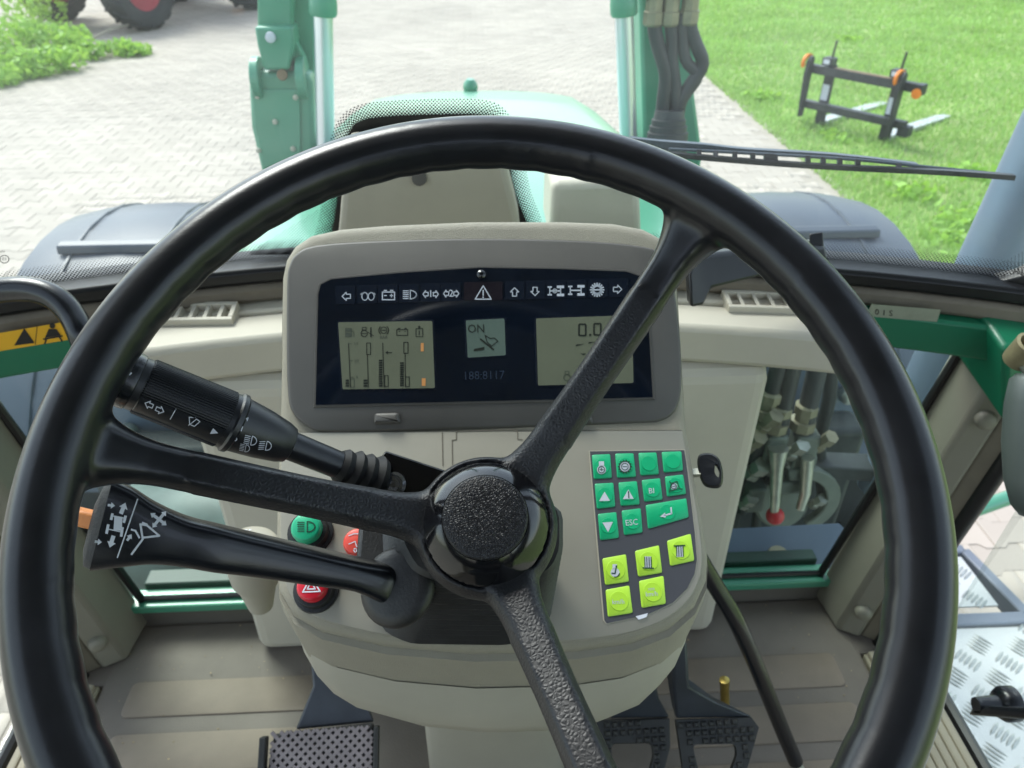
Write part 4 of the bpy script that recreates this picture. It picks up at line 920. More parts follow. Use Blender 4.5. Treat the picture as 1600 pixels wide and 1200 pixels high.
for t in SPA:
    rd = wx*math.cos(t)+wy*math.sin(t); tg = -wx*math.sin(t)+wy*math.cos(t); rs = []
    for i in range(25):
        u = i/24; r = .022+(.217-.022)*u; h = -.093+.087*max(0, (u-.08)/.92)**1.15; wv = .0168-.0052*math.sin(min(1, u/.5)*math.pi/2)+.001*u
        th = .0105-.001*u
        if u > .78: q = (u-.78)/.22; wv += .021*q**2.2; th += .0035*q; h += .004*q
        if u < .16: wv += .006*(1-u/.16)
        c = WC+rd*r+wn*h
        prof = [(-1, -.2), (-.8, -.9), (.8, -.9), (1, -.2), (.93, .25), (.62, .95), (-.62, .95), (-.93, .25)]
        rs.append([c+tg*(a*wv)+wn*(b*th) for a, b in prof])
    k.rings(rs)
k.lathe(WC, wn, [(-.128, .020), (-.122, .034), (-.106, .0435), (-.094, .0445), (-.086, .0420), (-.083, .0392), (-.0865, .0385)], 64)
me = bpy.data.meshes.new('w'); me.from_pydata([tuple(V(p)-WC) for p in k.v], [], k.f); tmp = bpy.data.objects.new('w', me); COL.objects.link(tmp)
bm = bmesh.new(); bm.from_mesh(me); bmesh.ops.recalc_face_normals(bm, faces=bm.faces); bm.to_mesh(me); bm.free()
md = tmp.modifiers.new('r', 'REMESH'); md.mode = 'VOXEL'; md.voxel_size = .00145
bpy.context.view_layer.update(); rm = bpy.data.meshes.new_from_object(tmp.evaluated_get(bpy.context.evaluated_depsgraph_get())); bpy.data.objects.remove(tmp)
bm = bmesh.new(); bm.from_mesh(rm)
for _ in range(4): bmesh.ops.smooth_vert(bm, verts=bm.verts, factor=.5, use_axis_x=True, use_axis_y=True, use_axis_z=True)
jn = []
for v in bm.verts:
    x_, y_ = v.co.dot(wx), v.co.dot(wy); l_ = math.hypot(x_, y_); a_ = math.atan2(y_, x_); da = min(abs((a_-q+math.pi) % (2*math.pi)-math.pi) for q in SPA)
    if (.160 < l_ < .207 and da < R_(20)) or l_ < .07 and l_ > .041: jn.append(v)
for _ in range(26): bmesh.ops.smooth_vert(bm, verts=jn, factor=.5, use_axis_x=True, use_axis_y=True, use_axis_z=True)
bm.to_mesh(rm); bm.free(); rm.update()
co = np.empty(len(rm.vertices)*3); rm.vertices.foreach_get('co', co); co = co.reshape(-1, 3); no = np.array([v.normal[:] for v in rm.vertices])
lx = co@np.array(wx); ly = co@np.array(wy); lr = np.hypot(lx, ly); la = np.arctan2(ly, lx)
fcs = [tuple(p.vertices) for p in rm.polygons]; fc = np.array([np.mean([lr[i] for i in f]) for f in fcs]); fx = np.array([np.mean(lx[list(f)]) for f in fcs]); fy = np.array([np.mean(ly[list(f)]) for f in fcs]); fa = np.arctan2(fy, fx)
cls = np.where(fc > .188, 0, np.where(fc < .050, 1, 2))
for ci, nm, mm in ((0, 'wheel_rim', 'wheel_black'), (1, 'wheel_hub', 'wheel_black'), (2, 'wheel_spoke', 'wheel_black')):
    for sidx in (range(3) if ci == 2 else [None]):
        sel = [i for i in range(len(fcs)) if cls[i] == ci and (sidx is None or abs((fa[i]-SPA[sidx]+math.pi) % (2*math.pi)-math.pi) < R_(60))]
        use = sorted({v for i in sel for v in fcs[i]}); ix = {v: j for j, v in enumerate(use)}
        m2 = bpy.data.meshes.new(nm); sh = WC-ROOT[SW.name]; m2.from_pydata([tuple(V(co[v])+sh) for v in use], [], [tuple(ix[v] for v in fcs[i]) for i in sel]); m2.update()
        m2.polygons.foreach_set('use_smooth', [True]*len(m2.polygons)); m2.normals_split_custom_set_from_vertices([tuple(no[v]) for v in use])
        at = m2.attributes.new('grain', 'FLOAT', 'POINT'); at.data.foreach_set('value', np.clip((.165-lr[use])/.075, 0, 1)**1.0)
        m2.materials.append(MATS[mm]); o = bpy.data.objects.new(nm, m2); COL.objects.link(o); o.parent = SW
bpy.data.meshes.remove(rm)
k = M(); k.lathe(WC, wn, [(-.092, .0380), (-.085, .0384), (-.0835, .0378), (-.0815, .0362), (-.0775, .0338), (-.0735, .0298), (-.0705, .0256)], 72); hc = k.build('hub_cap', 'gloss_black', SW, smooth=35)
k = M(); k.lathe(WC, wn, [(-.0715, .0254), (-.0697, .0250), (-.0690, .0238), (-.0683, .015), (-.0681, .004)], 64); k.build('cap_disc', 'badge_leather', hc, smooth=50)
# column boot, switch housing
CB = thing('steering_column', 'black bellows boot and switch housing under the steering wheel hub', 'column', tuple(PB.hit(716, 940)))
hubp = WC-wn*.125; b0 = [PB.uv(*p) for p in ((572, 868), (800, 850), (862, 884), (862, 962), (842, 1000), (790, 1012), (640, 1010), (600, 992), (575, 940))]
rs = []; NB = 27
for i in range(NB):
    t = i/(NB-1); s_ = (1.0-.20*t)*(1 if i % 2 else .945)
    cu0 = sum(p[0] for p in b0)/len(b0); cv0 = sum(p[1] for p in b0)/len(b0)
    sh = (hubp-PB.at(cu0, cv0))*(t*.92)
    ring = rounded([(cu0+(x-cu0)*s_, cv0+(y-cv0)*s_) for x, y in b0], .006, 2); rs.append([PB.at(x, y, .001)+sh for x, y in ring])
k = M(); k.rings(rs); k.build('bellows_boot', 'rubber', CB, smooth=30)
k = M(); k.tube([PB.at(*PB.uv(767, 876))-wn*.02, WC-wn*.10], .026, 24); k.build('column_tube', 'rubber', CB)
# housing: flat glossy plate turned square to the stalk, with a socket bolt
cH = dp(632, 762, .50); sdv = (dp(455, 690, .475)-dp(560, 740, .495)).normalized()
plH = Pl(cH, dp(685, 734, .50)-dp(601, 697, .50), dp(601, 697, .50)-dp(567, 754, .495))
q = pxpoly(plH, [(601, 697), (720, 750), (700, 800), (560, 775)][:0] or [(601, 697), (722, 751), (690, 806), (567, 754)])
k = M(); k.poly(plH, rounded(q, .0015, 2), [(0, -.05), (0, -.001), (.0008, 0)]); sw_ = k.build('switch_housing', 'gloss_black', CB, smooth=40)
k = M(); c = plH.hit(615, 757); k.lathe(c, plH.n, [(0, .0085), (.0015, .0082), (.0022, .0062), (.0010, .0058), (.001, .0045), (.004, .0042), (.0042, .0022), (.002, .002)], 24); k.build('socket_bolt', 'bolt_steel', sw_, smooth=40)
k = M(); k.bar(dp(566, 872, .555), dp(650, 872, .555), .05, .05, up=wn); k.build('lever_bracket', 'rubber', CB, smooth=30, bevel=.004)

# ================================================================== COMBINATION STALK
ST = thing('combination_stalk', 'black ribbed indicator and wiper stalk pointing left from the column', 'stalk', tuple(dp(560, 738, .495)))
s0 = dp(572, 744, .497); s1 = dp(192, 590, .425); ax = (s1-s0); SL = ax.length; ax /= SL
def sat(px): 
    best = min((abs(proj(s0+ax*SL*t/400)[0]-px), t/400*SL) for t in range(-40, 440)); return best[1]
def rpx(px, wpx): p = s0+ax*sat(px); return wpx/2*proj(p)[2]/F
def slathe(name, prof, m, parent=ST, seg=40, smooth=40):
    k = M(); k.lathe(s0, ax, [(sat(x), rpx(x, w_)) for x, w_ in prof], seg); return k.build(name, m, parent, smooth=smooth)
bt = []
for i in range(9): x = 592-i*8; bt.append((x, (82-i*3.4+(3 if i == 5 else 0))*(1.0 if i % 2 else .86)))
slathe('stalk_boot', bt, 'boot_rubber', smooth=45)
slathe('stalk_rod', [(560, 42), (452, 46)], 'stalk_black')
slathe('stalk_cone', [(455, 42), (452, 56), (440, 66), (412, 78), (385, 85), (372, 88), (369, 96), (362, 97), (359, 90), (352, 88)], 'stalk_black')
# ribbed barrel
xa, xb = 355, 222; ta, tb = sat(xa), sat(xb); ra, rb = rpx(xa, 92), rpx(xb, 92)
tocam = (CAM-(s0+ax*(ta+tb)/2)).normalized(); xr = (tocam-ax*tocam.dot(ax)).normalized(); yr = ax.cross(xr)   # xr faces the camera
if yr.dot(V((0, 0, 1))) < 0: yr = -yr
NS = 288; rs = []
for t, r, ribs in ((ta, ra*.93, 0), (ta+.0012, ra, 1), (tb-.0012, rb, 1), (tb, rb*.93, 0)):
    r_ = []
    for j in range(NS):
        p = 2*math.pi*j/NS; dgr = (math.degrees(p)+180) % 360-180
        smoothz = -68 < dgr < -22                       # flat printed band low on the near side
        rr = r*(.965 if smoothz else (1 if j % 4 < 2 else .945)); r_.append(s0+ax*t+(xr*math.cos(p)+yr*math.sin(p))*rr)
    rs.append(r_)
k = M(); k.rings(rs); bl = k.build('ribbed_barrel', 'stalk_black', ST, smooth=20)
slathe('barrel_neck', [(224, 86), (208, 86)], 'stalk_black'); slathe('end_collar', [(213, 84), (211, 90), (203, 92), (172, 88), (168, 78), (166, 60)], 'lever_black')
def cylhit(rfun):
    def h(px, py):
        d = ray(px, py).normalized(); w0 = CAM-s0
        dd_ = d-ax*d.dot(ax); ww = w0-ax*w0.dot(ax); t_ = -(dd_.dot(ww))/dd_.dot(dd_)
        for _ in range(5):
            p = CAM+d*t_; r = rfun((p-s0).dot(ax)); a = dd_.dot(dd_); b = dd_.dot(ww); c = ww.dot(ww)-r*r; q = b*b-a*c
            t_ = (-b-math.sqrt(max(q, 0)))/a
        return CAM+d*t_
    return h
rb_ = cylhit(lambda t: (ra+(rb-ra)*(t-ta)/(tb-ta))*.965+.0004)
dd = D(); s_ang = 23
dd.add(D().arrow(-9, 0, 13, 12, 0, 1.5).arrow(10, 1, 13, 12, 180, 1.5).xf(241, 636, s_ang)).line([(275, 639), (266, 655)], 1.3)
dd.add(D().line([(-9, -5), (0, -8), (9, -5), (4, 5), (-4, 5)], 1.4, True).line([(-5, 7), (3, -7)], 1.3).xf(302, 660, s_ang)).fill((328, 678), (333, 669), (341, 677))
k = M(); dd.lay(k, rb_, 0); k.build('barrel_print', 'print_white', bl, smooth=0)
tc0, rc0, tc1, rc1, tc2, rc2 = sat(372), rpx(372, 88), sat(412), rpx(412, 78), sat(440), rpx(440, 66)
rc_ = cylhit(lambda t: float(np.interp(t, [tc2, tc1, sat(385), tc0], [rc2, rc1, rpx(385, 85), rc0]))+.0007)
dd = D().line([(379, 652), (387, 655)], 1.5).line([(379.6, 649.5), (378.2, 654.5)], 1.3).line([(387.6, 652.5), (386.2, 657.5)], 1.3).line([(373.5, 664), (379, 667), (377, 673), (371, 672)], 1.5).circ(366.5, 686, 3.6, 1.4, ry=2.8)
def lamp(x, y, k_, slant=0):
    d = D().circ(2, 0, 8, 1.3, -90, 90, ry=7).line([(2, -7), (2, 7)], 1.3)
    for q in (-6, -3, 0, 3, 6): d.line([(-9, q+slant), (-1, q)], 1.2)
    return d.xf(x, y, 12, k_)
dd.add(lamp(391, 688, 1.0)).add(lamp(414, 696, 1.0, 2)).add(lamp(382, 700, .8))
k = M(); dd.lay(k, rc_, 0); k.build('cone_print', 'print_white', [c for c in ST.children if c.name.startswith('stalk_cone')][0], smooth=0)
re_ = cylhit(lambda t: rpx(200, 93)); k = M(); D().fill((199, 579), (202, 587), (207, 583)).lay(k, re_, 0); k.build('collar_print', 'print_white', ST, smooth=0)

# ================================================================== SHUTTLE LEVER
LV = thing('shuttle_lever', 'broad black paddle lever with white tractor symbols below the left spoke', 'lever', tuple(dp(620, 915, .50)))
sec_ = [((634, 900), (630, 938), .514, .020), ((618, 884), (612, 946), .505, .026), ((560, 872), (556, 921), .495, .028), ((500, 858), (492, 912), .484, .027), ((400, 834), (392, 898), .466, .026), ((340, 819), (334, 892), .455, .025), ((292, 807), (282, 883), .447, .024), ((244, 785), (236, 880), .439, .022), ((208, 762), (196, 884), .433, .020), ((176, 748), (140, 890), .427, .018)]
def lsec(A, B, d, th, sc=1.):
    a = dp(*A, d); b = dp(*B, d); c = (a+b)/2; hv = (a-b)/2; tv = (CAM-c).normalized(); r_ = []
    e = (hv.cross(tv)).normalized(); tv = e.cross(hv).normalized()*(1 if e.cross(hv).dot(CAM-c) > 0 else -1)
    for j in range(28):
        p = 2*math.pi*j/28; cs, sn = math.cos(p), math.sin(p); q = lambda v, n_: math.copysign(abs(v)**n_, v)
        r_.append(c+hv*q(cs, .62)*sc+tv*(th/2)*q(sn, .62 if sn > 0 else .7)*sc)
    return r_
P0 = [np.array(s_[0]+s_[1]+s_[2:], float) for s_ in sec_]; ss = []
for i in range(len(P0)-1):
    a = P0[max(i-1, 0)]; b = P0[i]; c = P0[i+1]; e = P0[min(i+2, len(P0)-1)]
    for j in range(4): t = j/4; ss.append(.5*((2*b)+(c-a)*t+(2*a-5*b+4*c-e)*t*t+(3*b-a-3*c+e)*t**3))
ss.append(P0[-1]); rs = [lsec((s_[0], s_[1]), (s_[2], s_[3]), s_[4], s_[5]) for s_ in ss]; k = M(); k.rings(rs, True, False)
k.rings([rs[-1], [sum(rs[-1], V())/28*.06+p*.94 for p in rs[-1]]], False, False); pd = k.build('paddle', 'lever_black', LV, smooth=50, weld=True)
e_ = rs[-1]; cE = sum(e_, V())/28; bul = (dp(120, 830, .427)-dp(155, 820, .427))
k = M(); k.rings([[cE+(p-cE)*.97 for p in e_], [cE+(p-cE)*.85+bul*.35 for p in e_], [cE+(p-cE)*.5+bul*.55 for p in e_]], False, True); k.build('paddle_end', 'paddle_end', LV, smooth=60)
k = M(); k.box(dp(135, 810, .428), (.016, .010, .0095), ((dp(120, 806, .428)-dp(150, 813, .428)).normalized(), cf, cu)); k.build('orange_slider', 'orange_tab', LV, smooth=30, bevel=.0015)
plV = Pl((dp(205, 825, .432)), dp(300, 843, .449)-dp(160, 815, .424), dp(173, 747, .427)-dp(130, 890, .427)); 
if plV.n.dot(CAM-plV.o) < 0: plV.n = -plV.n
def lvhit(px, py):
    # near surface of the paddle under this pixel
    best = None; d = ray(px, py).normalized()
    o_, nn_, i_, t_ = bvh.ray_cast(CAM, d); return (o_-d*.0005) if o_ else plV.hit(px, py, .012)
from mathutils.bvhtree import BVHTree
fl_ = []; 
for i in range(len(rs)-1):
    for j in range(28): fl_.append((i*28+j, i*28+(j+1) % 28, (i+1)*28+(j+1) % 28, (i+1)*28+j))
bvh = BVHTree.FromPolygons([tuple(p) for r in rs for p in r], fl_)
L0 = lambda x, y: (100+x/3.3325, 540+y/3.3325)
dd = D(); dd.line([L0(383, 800), L0(278, 1103)], 2.0)
def ar(x0, y0, x1, y1, hw, sw_):
    a = V(L0(x0, y0)+(0,)); b = V(L0(x1, y1)+(0,)); e = (b-a); l = e.length; e.normalize(); q = V((-e.y, e.x, 0)); m_ = b-e*min(l*.55, hw*1.3)
    dd.fill(*[tuple(p[:2]) for p in (b, m_+q*hw, m_-q*hw)]).fill(*[tuple(p[:2]) for p in (m_+q*sw_, m_-q*sw_, a-q*sw_, a+q*sw_)])
ar(228, 830, 266, 834, 5, 2); ar(160, 1020, 198, 1024, 5, 2); ar(296, 876, 320, 818, 7, 3.2); ar(258, 990, 238, 1052, 7, 3.2); ar(328, 1016, 352, 982, 5, 2)
dd.fill(L0(262, 885), L0(305, 893), L0(300, 965), L0(258, 960)).line([L0(246, 886), L0(322, 900)], 1.6).line([L0(228, 955), L0(305, 972)], 1.6)
for p, q in (((252, 878), (246, 903)), ((320, 890), (312, 918)), ((230, 935), (222, 975)), ((304, 950), (298, 990))): dd.line([L0(*p), L0(*q)], 4.2)
dd.line([L0(352, 1086), L0(410, 1008), L0(398, 930), L0(432, 936), L0(496, 990), L0(412, 1000)], 3.2).line([L0(352, 958), L0(372, 964), L0(392, 1000)], 3.0).line([L0(410, 925), L0(430, 932)], 4)
for p, q in (((495, 905), (450, 872)), ((495, 905), (532, 862)), ((495, 905), (534, 936)), ((495, 905), (460, 948))): ar(*p, *q, 5, 2.4)
k = M(); dd.lay(k, lvhit, 0); k.build('paddle_print', 'print_grey', pd, smooth=0)
k = M(); cB = dp(622, 918, .500); aB = (dp(500, 885, .484)-dp(620, 918, .512)).normalized(); k.lathe(cB, (aB*.62+(CAM-cB).normalized()*.75), [(-.016, .019), (-.007, .0235), (-.001, .0262), (.003, .0262), (.006, .0240), (.008, .018)], 32); k.build('lever_gaiter', 'rubber', LV, smooth=40)

# ================================================================== KEY, PEDALS, ROD, HANDLES
KY = thing('ignition_key', 'black plastic ignition key in the right flank of the console', 'key', tuple(dp(1090, 745, .62)))
plK = Pl(dp(1108, 735, .62), (1, -.25, .1), (0, .75, .66)); outl = spline([(1094, 714), (1112, 708), (1126, 716), (1129, 738), (1124, 758), (1108, 762), (1096, 757), (1091, 736)], 4, True)
hole = spline([(1119, 725), (1124, 735), (1121, 745), (1116, 738)], 4, True)
uo = pxpoly(plK, outl); uh = pxpoly(plK, hole); k = M(); n1 = len(uo)
nh = len(uh); uh2 = [uh[min(range(nh), key=lambda j: (uh[j][0]-x)**2+(uh[j][1]-y)**2)] for x, y in uo]
cu0 = sum(p[0] for p in uh)/nh; cv0 = sum(p[1] for p in uh)/nh
rs = [[plK.at(x, y, h) for x, y in u_] for u_, h in ((uh2, -.005), (uo, -.005), (uo, .002), (inset(uo, .0015), .004), ([(x+(x-cu0)*.25, y+(y-cv0)*.25) for x, y in uh2], .004), (uh2, .003))]
k.rings(rs, loop=True); k.build('key_head', 'stalk_black', KY, smooth=50)
k = M(); k.bar(plK.hit(1098, 738), plK.hit(1098, 738)+V((-.03, .012, -.012)), .008, .003); k.build('key_blade', 'zinc', KY, smooth=0)
FLZ = 1.198
# clutch pedal
cp = Pl(hz(500, 1180, 1.33), (1, .02, 0), (0, .80, .60)); q = pxpoly(cp, [(427, 1146), (583, 1131), (588, 1262), (408, 1268)])
CP = thing('clutch_pedal', 'worn clutch pedal with lattice rubber pad left of the column', 'pedal', tuple(hz(500, 1150, FLZ)))
k = M(); k.poly(cp, q, [(0, -.008), (0, 0)]); pp_ = k.build('pedal_pad', 'pedal_rubber', CP, smooth=0, bevel=.003)
us = [p[0] for p in q]; vs_ = [p[1] for p in q]; u0, u1, v0, v1 = min(us)+.008, max(us)-.005, min(vs_)+.004, max(vs_)-.003
k = M(); st_ = .0105
def clipseg(a, b):
    t0, t1 = 0., 1.
    for i, lo_, hi in ((0, u0, u1), (1, v0, v1)):
        d_ = b[i]-a[i]
        if abs(d_) < 1e-9: continue
        x, y = (lo_-a[i])/d_, (hi-a[i])/d_
        if x > y: x, y = y, x
        t0 = max(t0, x); t1 = min(t1, y)
    return None if t1-t0 < .02 else ((a[0]+(b[0]-a[0])*t0, a[1]+(b[1]-a[1])*t0), (a[0]+(b[0]-a[0])*t1, a[1]+(b[1]-a[1])*t1))
for sgn in (1, -1):
    for i in range(-40, 60):
        a = (u0+i*st_, v0 if sgn > 0 else v1); b = (a[0]+1*.5, a[1]+.5*sgn); s_ = clipseg(a, b)
        if s_: k.bar(cp.at(*s_[0], .0012+.0002*(sgn > 0)), cp.at(*s_[1], .0012+.0002*(sgn > 0)), .0038, .0034, up=cp.n)
o = k.build('pad_lattice', 'pedal_worn', pp_, smooth=0); o['kind'] = 'stuff'
k = M(); k.bar(cp.at(min(us), v0, .003), cp.at(min(us), v1-.004, .003), .008, .016, up=cp.n); k.build('pad_edge', 'pedal_rubber', pp_, smooth=0, bevel=.0015); k = M(); k.bar(cp.at(max(us), v0, .001), cp.at(max(us), v1, .001), .006, .014, up=cp.n); k.build('pad_edge', 'pedal_rubber', pp_, smooth=0, bevel=.0015)
top_ = cp.hit(520, 1134, -.006); tip_ = hz(488, 1065, 1.40)+V((0, .05, 0))
k = M(); r0 = [cp.hit(462, 1140, -.010), cp.hit(585, 1128, -.010), cp.hit(585, 1128, -.018), cp.hit(462, 1140, -.018)]; r1 = [tip_+V((-.012, 0, 0)), tip_+V((.03, 0, 0)), tip_+V((.03, .01, -.01)), tip_+V((-.012, .01, -.01))]
rm_ = [r0[i].lerp(r1[i], .5)+V((.012 if i in (0, 3) else 0, 0, 0)) for i in range(4)]
k.rings([r0, rm_, r1, [p+V((.02, .08, -.02)) for p in r1]]); k.build('pedal_arm', 'pedal_blue', CP, smooth=30, bevel=.003)
# brake pedals
def brake(q, win, lab, base, arm):
    pl = Pl(hz(1110, 1150, 1.33), (1, .02, 0), (0, .80, .60)); BP = thing('brake_pedal', lab, 'pedal', base, 'paired brake pedals')
    uo = pxpoly(pl, q); ui = rounded(pxpoly(pl, win), .006, 3); uo_r = rounded(uo, .004, 3)
    k = M(); n1 = len(ui); u2 = []
    cxi = sum(p[0] for p in ui)/n1; cyi = sum(p[1] for p in ui)/n1
    def edge(pt):                                  # radial hit on the outer outline
        dx, dy = pt[0]-cxi, pt[1]-cyi; best = 1e9
        for i in range(len(uo)):
            a = uo[i-1]; b = uo[i]; ex, ey = b[0]-a[0], b[1]-a[1]; den = dx*ey-dy*ex
            if abs(den) < 1e-12: continue
            t = ((a[0]-cxi)*ey-(a[1]-cyi)*ex)/den; s_ = ((a[0]-cxi)*dy-(a[1]-cyi)*dx)/den
            if t > 0 and -1e-6 <= s_ <= 1+1e-6: best = min(best, t)
        return (cxi+dx*best, cyi+dy*best)
    dirs = [math.atan2(p[1]-cyi, p[0]-cxi) for p in ui]+[math.atan2(p[1]-cyi, p[0]-cxi) for p in uo]+[2*math.pi*j/40 for j in range(40)]
    dirs = sorted({round((a+2*math.pi) % (2*math.pi), 5) for a in dirs}); 
    def inner(a):
        dx, dy = math.cos(a), math.sin(a); best = 1e9
        for i in range(n1):
            p = ui[i-1]; r = ui[i]; ex, ey = r[0]-p[0], r[1]-p[1]; den = dx*ey-dy*ex
            if abs(den) < 1e-12: continue
            t = ((p[0]-cxi)*ey-(p[1]-cyi)*ex)/den; s_ = ((p[0]-cxi)*dy-(p[1]-cyi)*dx)/den
            if t > 0 and -1e-6 <= s_ <= 1+1e-6: best = min(best, t)
        return (cxi+dx*best, cyi+dy*best)
    I_ = [inner(a) for a in dirs]; O_ = [edge(p) for p in I_]
    k.rings([[pl.at(x, y, h) for x, y in u_] for u_, h in ((I_, -.009), (O_, -.009), (O_, 0), (I_, 0))], loop=True)
    pd_ = k.build('pedal_pad', 'pedal_rubber', BP, smooth=30, bevel=.0015)
    def ins(x, y, poly):
        c = False
        for i in range(len(poly)):
            a, b = poly[i-1], poly[i]
            if (a[1] > y) != (b[1] > y) and x < (b[0]-a[0])*(y-a[1])/(b[1]-a[1])+a[0]: c = not c
        return c
    k = M(); oi = inset(uo, .0045); io = inset(ui, -.0035); xs_ = [p[0] for p in uo]; ys_ = [p[1] for p in uo]; P = .0095
    x = min(xs_)+.005
    while x < max(xs_):
        y = max(ys_)-.0065
        while y > min(ys_):
            if ins(x, y, oi) and not ins(x, y, io): k.rings([[pl.at(x+a*r, y+b*r, h) for a, b in ((-1, -1), (1, -1), (1, 1), (-1, 1))] for r, h in ((.0034, 0), (.0030, .002), (.0016, .0034))], False, True)
            y -= P
        x += P
    o = k.build('pad_stud', 'pedal_rubber', pd_, smooth=0); o['kind'] = 'stuff'
    k = M(); k.rings([[V(p) for p in a] for a in arm(pl)]); k.build('pedal_arm', 'pedal_blue', BP, smooth=30, bevel=.003); return pl
def armR(pl):
    a = [pl.hit(1056, 1122, -.003), pl.hit(1176, 1120, -.003), pl.hit(1176, 1120, -.02), pl.hit(1056, 1122, -.02)]
    b = [hz(1056, 1108, 1.36), hz(1120, 1098, 1.36)]; b = b+[b[1]+V((0, .02, -.015)), b[0]+V((0, .02, -.015))]
    c = [hz(1052, 1075, 1.40), hz(1078, 1075, 1.40)]; c = c+[c[1]+V((0, .03, -.015)), c[0]+V((0, .03, -.015))]
    e = [hz(1052, 1005, 1.47), hz(1074, 1005, 1.47)]; e = e+[e[1]+V((0, .03, -.015)), e[0]+V((0, .03, -.015))]
    return [a, b, c, e]
def armL(pl):
    a = [pl.hit(952, 1122, -.003), pl.hit(1046, 1121, -.003), pl.hit(1046, 1121, -.02), pl.hit(952, 1122, -.02)]
    b = [hz(990, 1098, 1.37), hz(1030, 1092, 1.37)]; b = b+[b[1]+V((0, .02, -.015)), b[0]+V((0, .02, -.015))]
    e = [hz(985, 1040, 1.45), hz(1020, 1040, 1.45)]; e = e+[e[1]+V((0, .03, -.015)), e[0]+V((0, .03, -.015))]
    return [a, b, e]
brake([(930, 1122), (1046, 1121), (1048, 1165), (1036, 1215), (1018, 1262), (950, 1262), (935, 1200)], [(955, 1160), (1018, 1160), (1022, 1178), (1012, 1215), (960, 1215)], 'studded brake pedal nearer the column, left of the pair', tuple(hz(990, 1150, FLZ)), armL)
brake([(1056, 1124), (1174, 1122), (1186, 1138), (1172, 1190), (1150, 1262), (1090, 1262), (1068, 1200)], [(1082, 1163), (1150, 1163), (1153, 1180), (1140, 1215), (1095, 1215)], 'studded brake pedal beside the bent black rod, right of the pair', tuple(hz(1115, 1150, FLZ)), armR)
PN = thing('brass_pin', 'short brass linkage pin sticking up behind the right brake pedal', 'pin', tuple(hz(1133, 1098, 1.28)))
a = hz(1133, 1103, 1.30); b = hz(1132, 1064, 1.345); k = M(); k.tube([a+V((0, .0, -.012)), a, b], .0058, 14); k.lathe(b-(b-a).normalized()*.004, b-a, [(0, .0065), (.006, .0065), (.0068, .004)], 14); k.build('pin_shaft', 'brass', PN)
RD = thing('bent_rod_lever', 'long bent black rod running down beside the brake pedals', 'lever', tuple(dp(1245, 1200, 1.05)))
p0_ = dp(1082, 850, .82); pth = spline([(p0_.x-.01, .752, p0_.z+.03), (p0_.x-.005, p0_.y+.05, p0_.z+.022), tuple(p0_), tuple(dp(1110, 902, .84)), tuple(dp(1146, 962, .86)), tuple(dp(1172, 1018, .90)), tuple(dp(1190, 1060, .925)), tuple(dp(1216, 1125, .965)), tuple(dp(1243, 1190, 1.0))], 4)
k = M(); k.tube(pth, .0098, 16); k.build('rod', 'lever_black', RD, smooth=50)
k = M(); e = V(pth[-1])-V(pth[-2]); k.tube([V(pth[-1]), V(pth[-1])+e.normalized()*.20], .0075, 14); k.build('rod_tip', 'zinc', RD)
GH = thing('grab_handle', 'shiny black tubular grab handle above the yellow warning sticker', 'handle', tuple(dp(135, 525, .80)))
k = M(); k.tube(spline([tuple(dp(-60, 470, .80)), tuple(dp(-10, 455, .80)), tuple(dp(45, 452, .80)), tuple(dp(85, 465, .80)), tuple(dp(112, 492, .80)), tuple(dp(130, 530, .80)), tuple(dp(140, 570, .83))], 6), .0135, 18); k.build('handle_tube', 'lever_black', GH, smooth=60)
BA = thing('sunblind_arm', 'flat black plastic arm under the windscreen right of the instruments', 'arm', tuple(dp(1085, 480, .80)))
def quadsec(a, b, d, th): p = dp(*a, d); q_ = dp(*b, d); return [p, q_, q_+V((0, th, -.004)), p+V((0, th, -.004))]
k = M(); k.rings([quadsec((1078, 430), (1080, 482), .79, .02), quadsec((1085, 404), (1100, 478), .80, .03), quadsec((1102, 398), (1112, 452), .81, .04), quadsec((1190, 388), (1195, 432), .84, .04), quadsec((1290, 384), (1295, 410), .88, .03)]); k.build('arm_bar', 'seal_rubber', BA, smooth=35, bevel=.004)
k = M(); k.rings([[dp(x, y, d) for x, y in ((1264, 365), (1286, 362), (1288, 400), (1266, 402))] for d in (.88, .895)]); k.build('arm_tab', 'seal_rubber', BA, smooth=30, bevel=.002)
DH = thing('door_handle', 'black plastic pull handle of the right cab door', 'handle', tuple(hx(1575, 1110, .668)))
a = hx(1512, 1108, .62); b = hx(1640, 1116, .62); k = M(); k.rings([[p+wv_ for wv_ in (V((0, -.003, .010)), V((.01, 0, .011)), V((.012, 0, -.010)), V((0, -.003, -.011)))] for p in (a+(b-a)*.0, a+(b-a)*.06, a+(b-a)*.5, b)]); k.build('handle_grip', 'lever_black', DH, smooth=60, bevel=.005, seg=3)
c = hx(1572, 1100, .66); k = M(); k.lathe(c, (-1, 0, 0), [(-.01, .022), (.004, .022), (.010, .018), (.012, .012), (.04, .010)], 24); k.build('handle_boss', 'lever_black', DH, smooth=40)
HG = thing('mirror_housing', 'grey green rounded plastic housing at the right edge by the pillar', 'housing', tuple(dp(1620, 700, .80)))
rs = []
for y, xl, xr_ in ((583, 1592, 1660), (592, 1582, 1672), (630, 1575, 1685), (690, 1571, 1690), (750, 1574, 1688), (790, 1584, 1680), (806, 1596, 1668)):
    a = dp(xl, y, .80); b = dp(xr_, y, .80); c = (a+b)/2; h_ = (b-a).length/2; t_ = (a-b).normalized(); rs.append([c+t_*h_*math.cos(2*math.pi*j/24)+cf*h_*.8*math.sin(2*math.pi*j/24) for j in range(24)])
k = M(); k.rings(rs); k.build('housing_shell', 'housing_grey', HG, smooth=60)
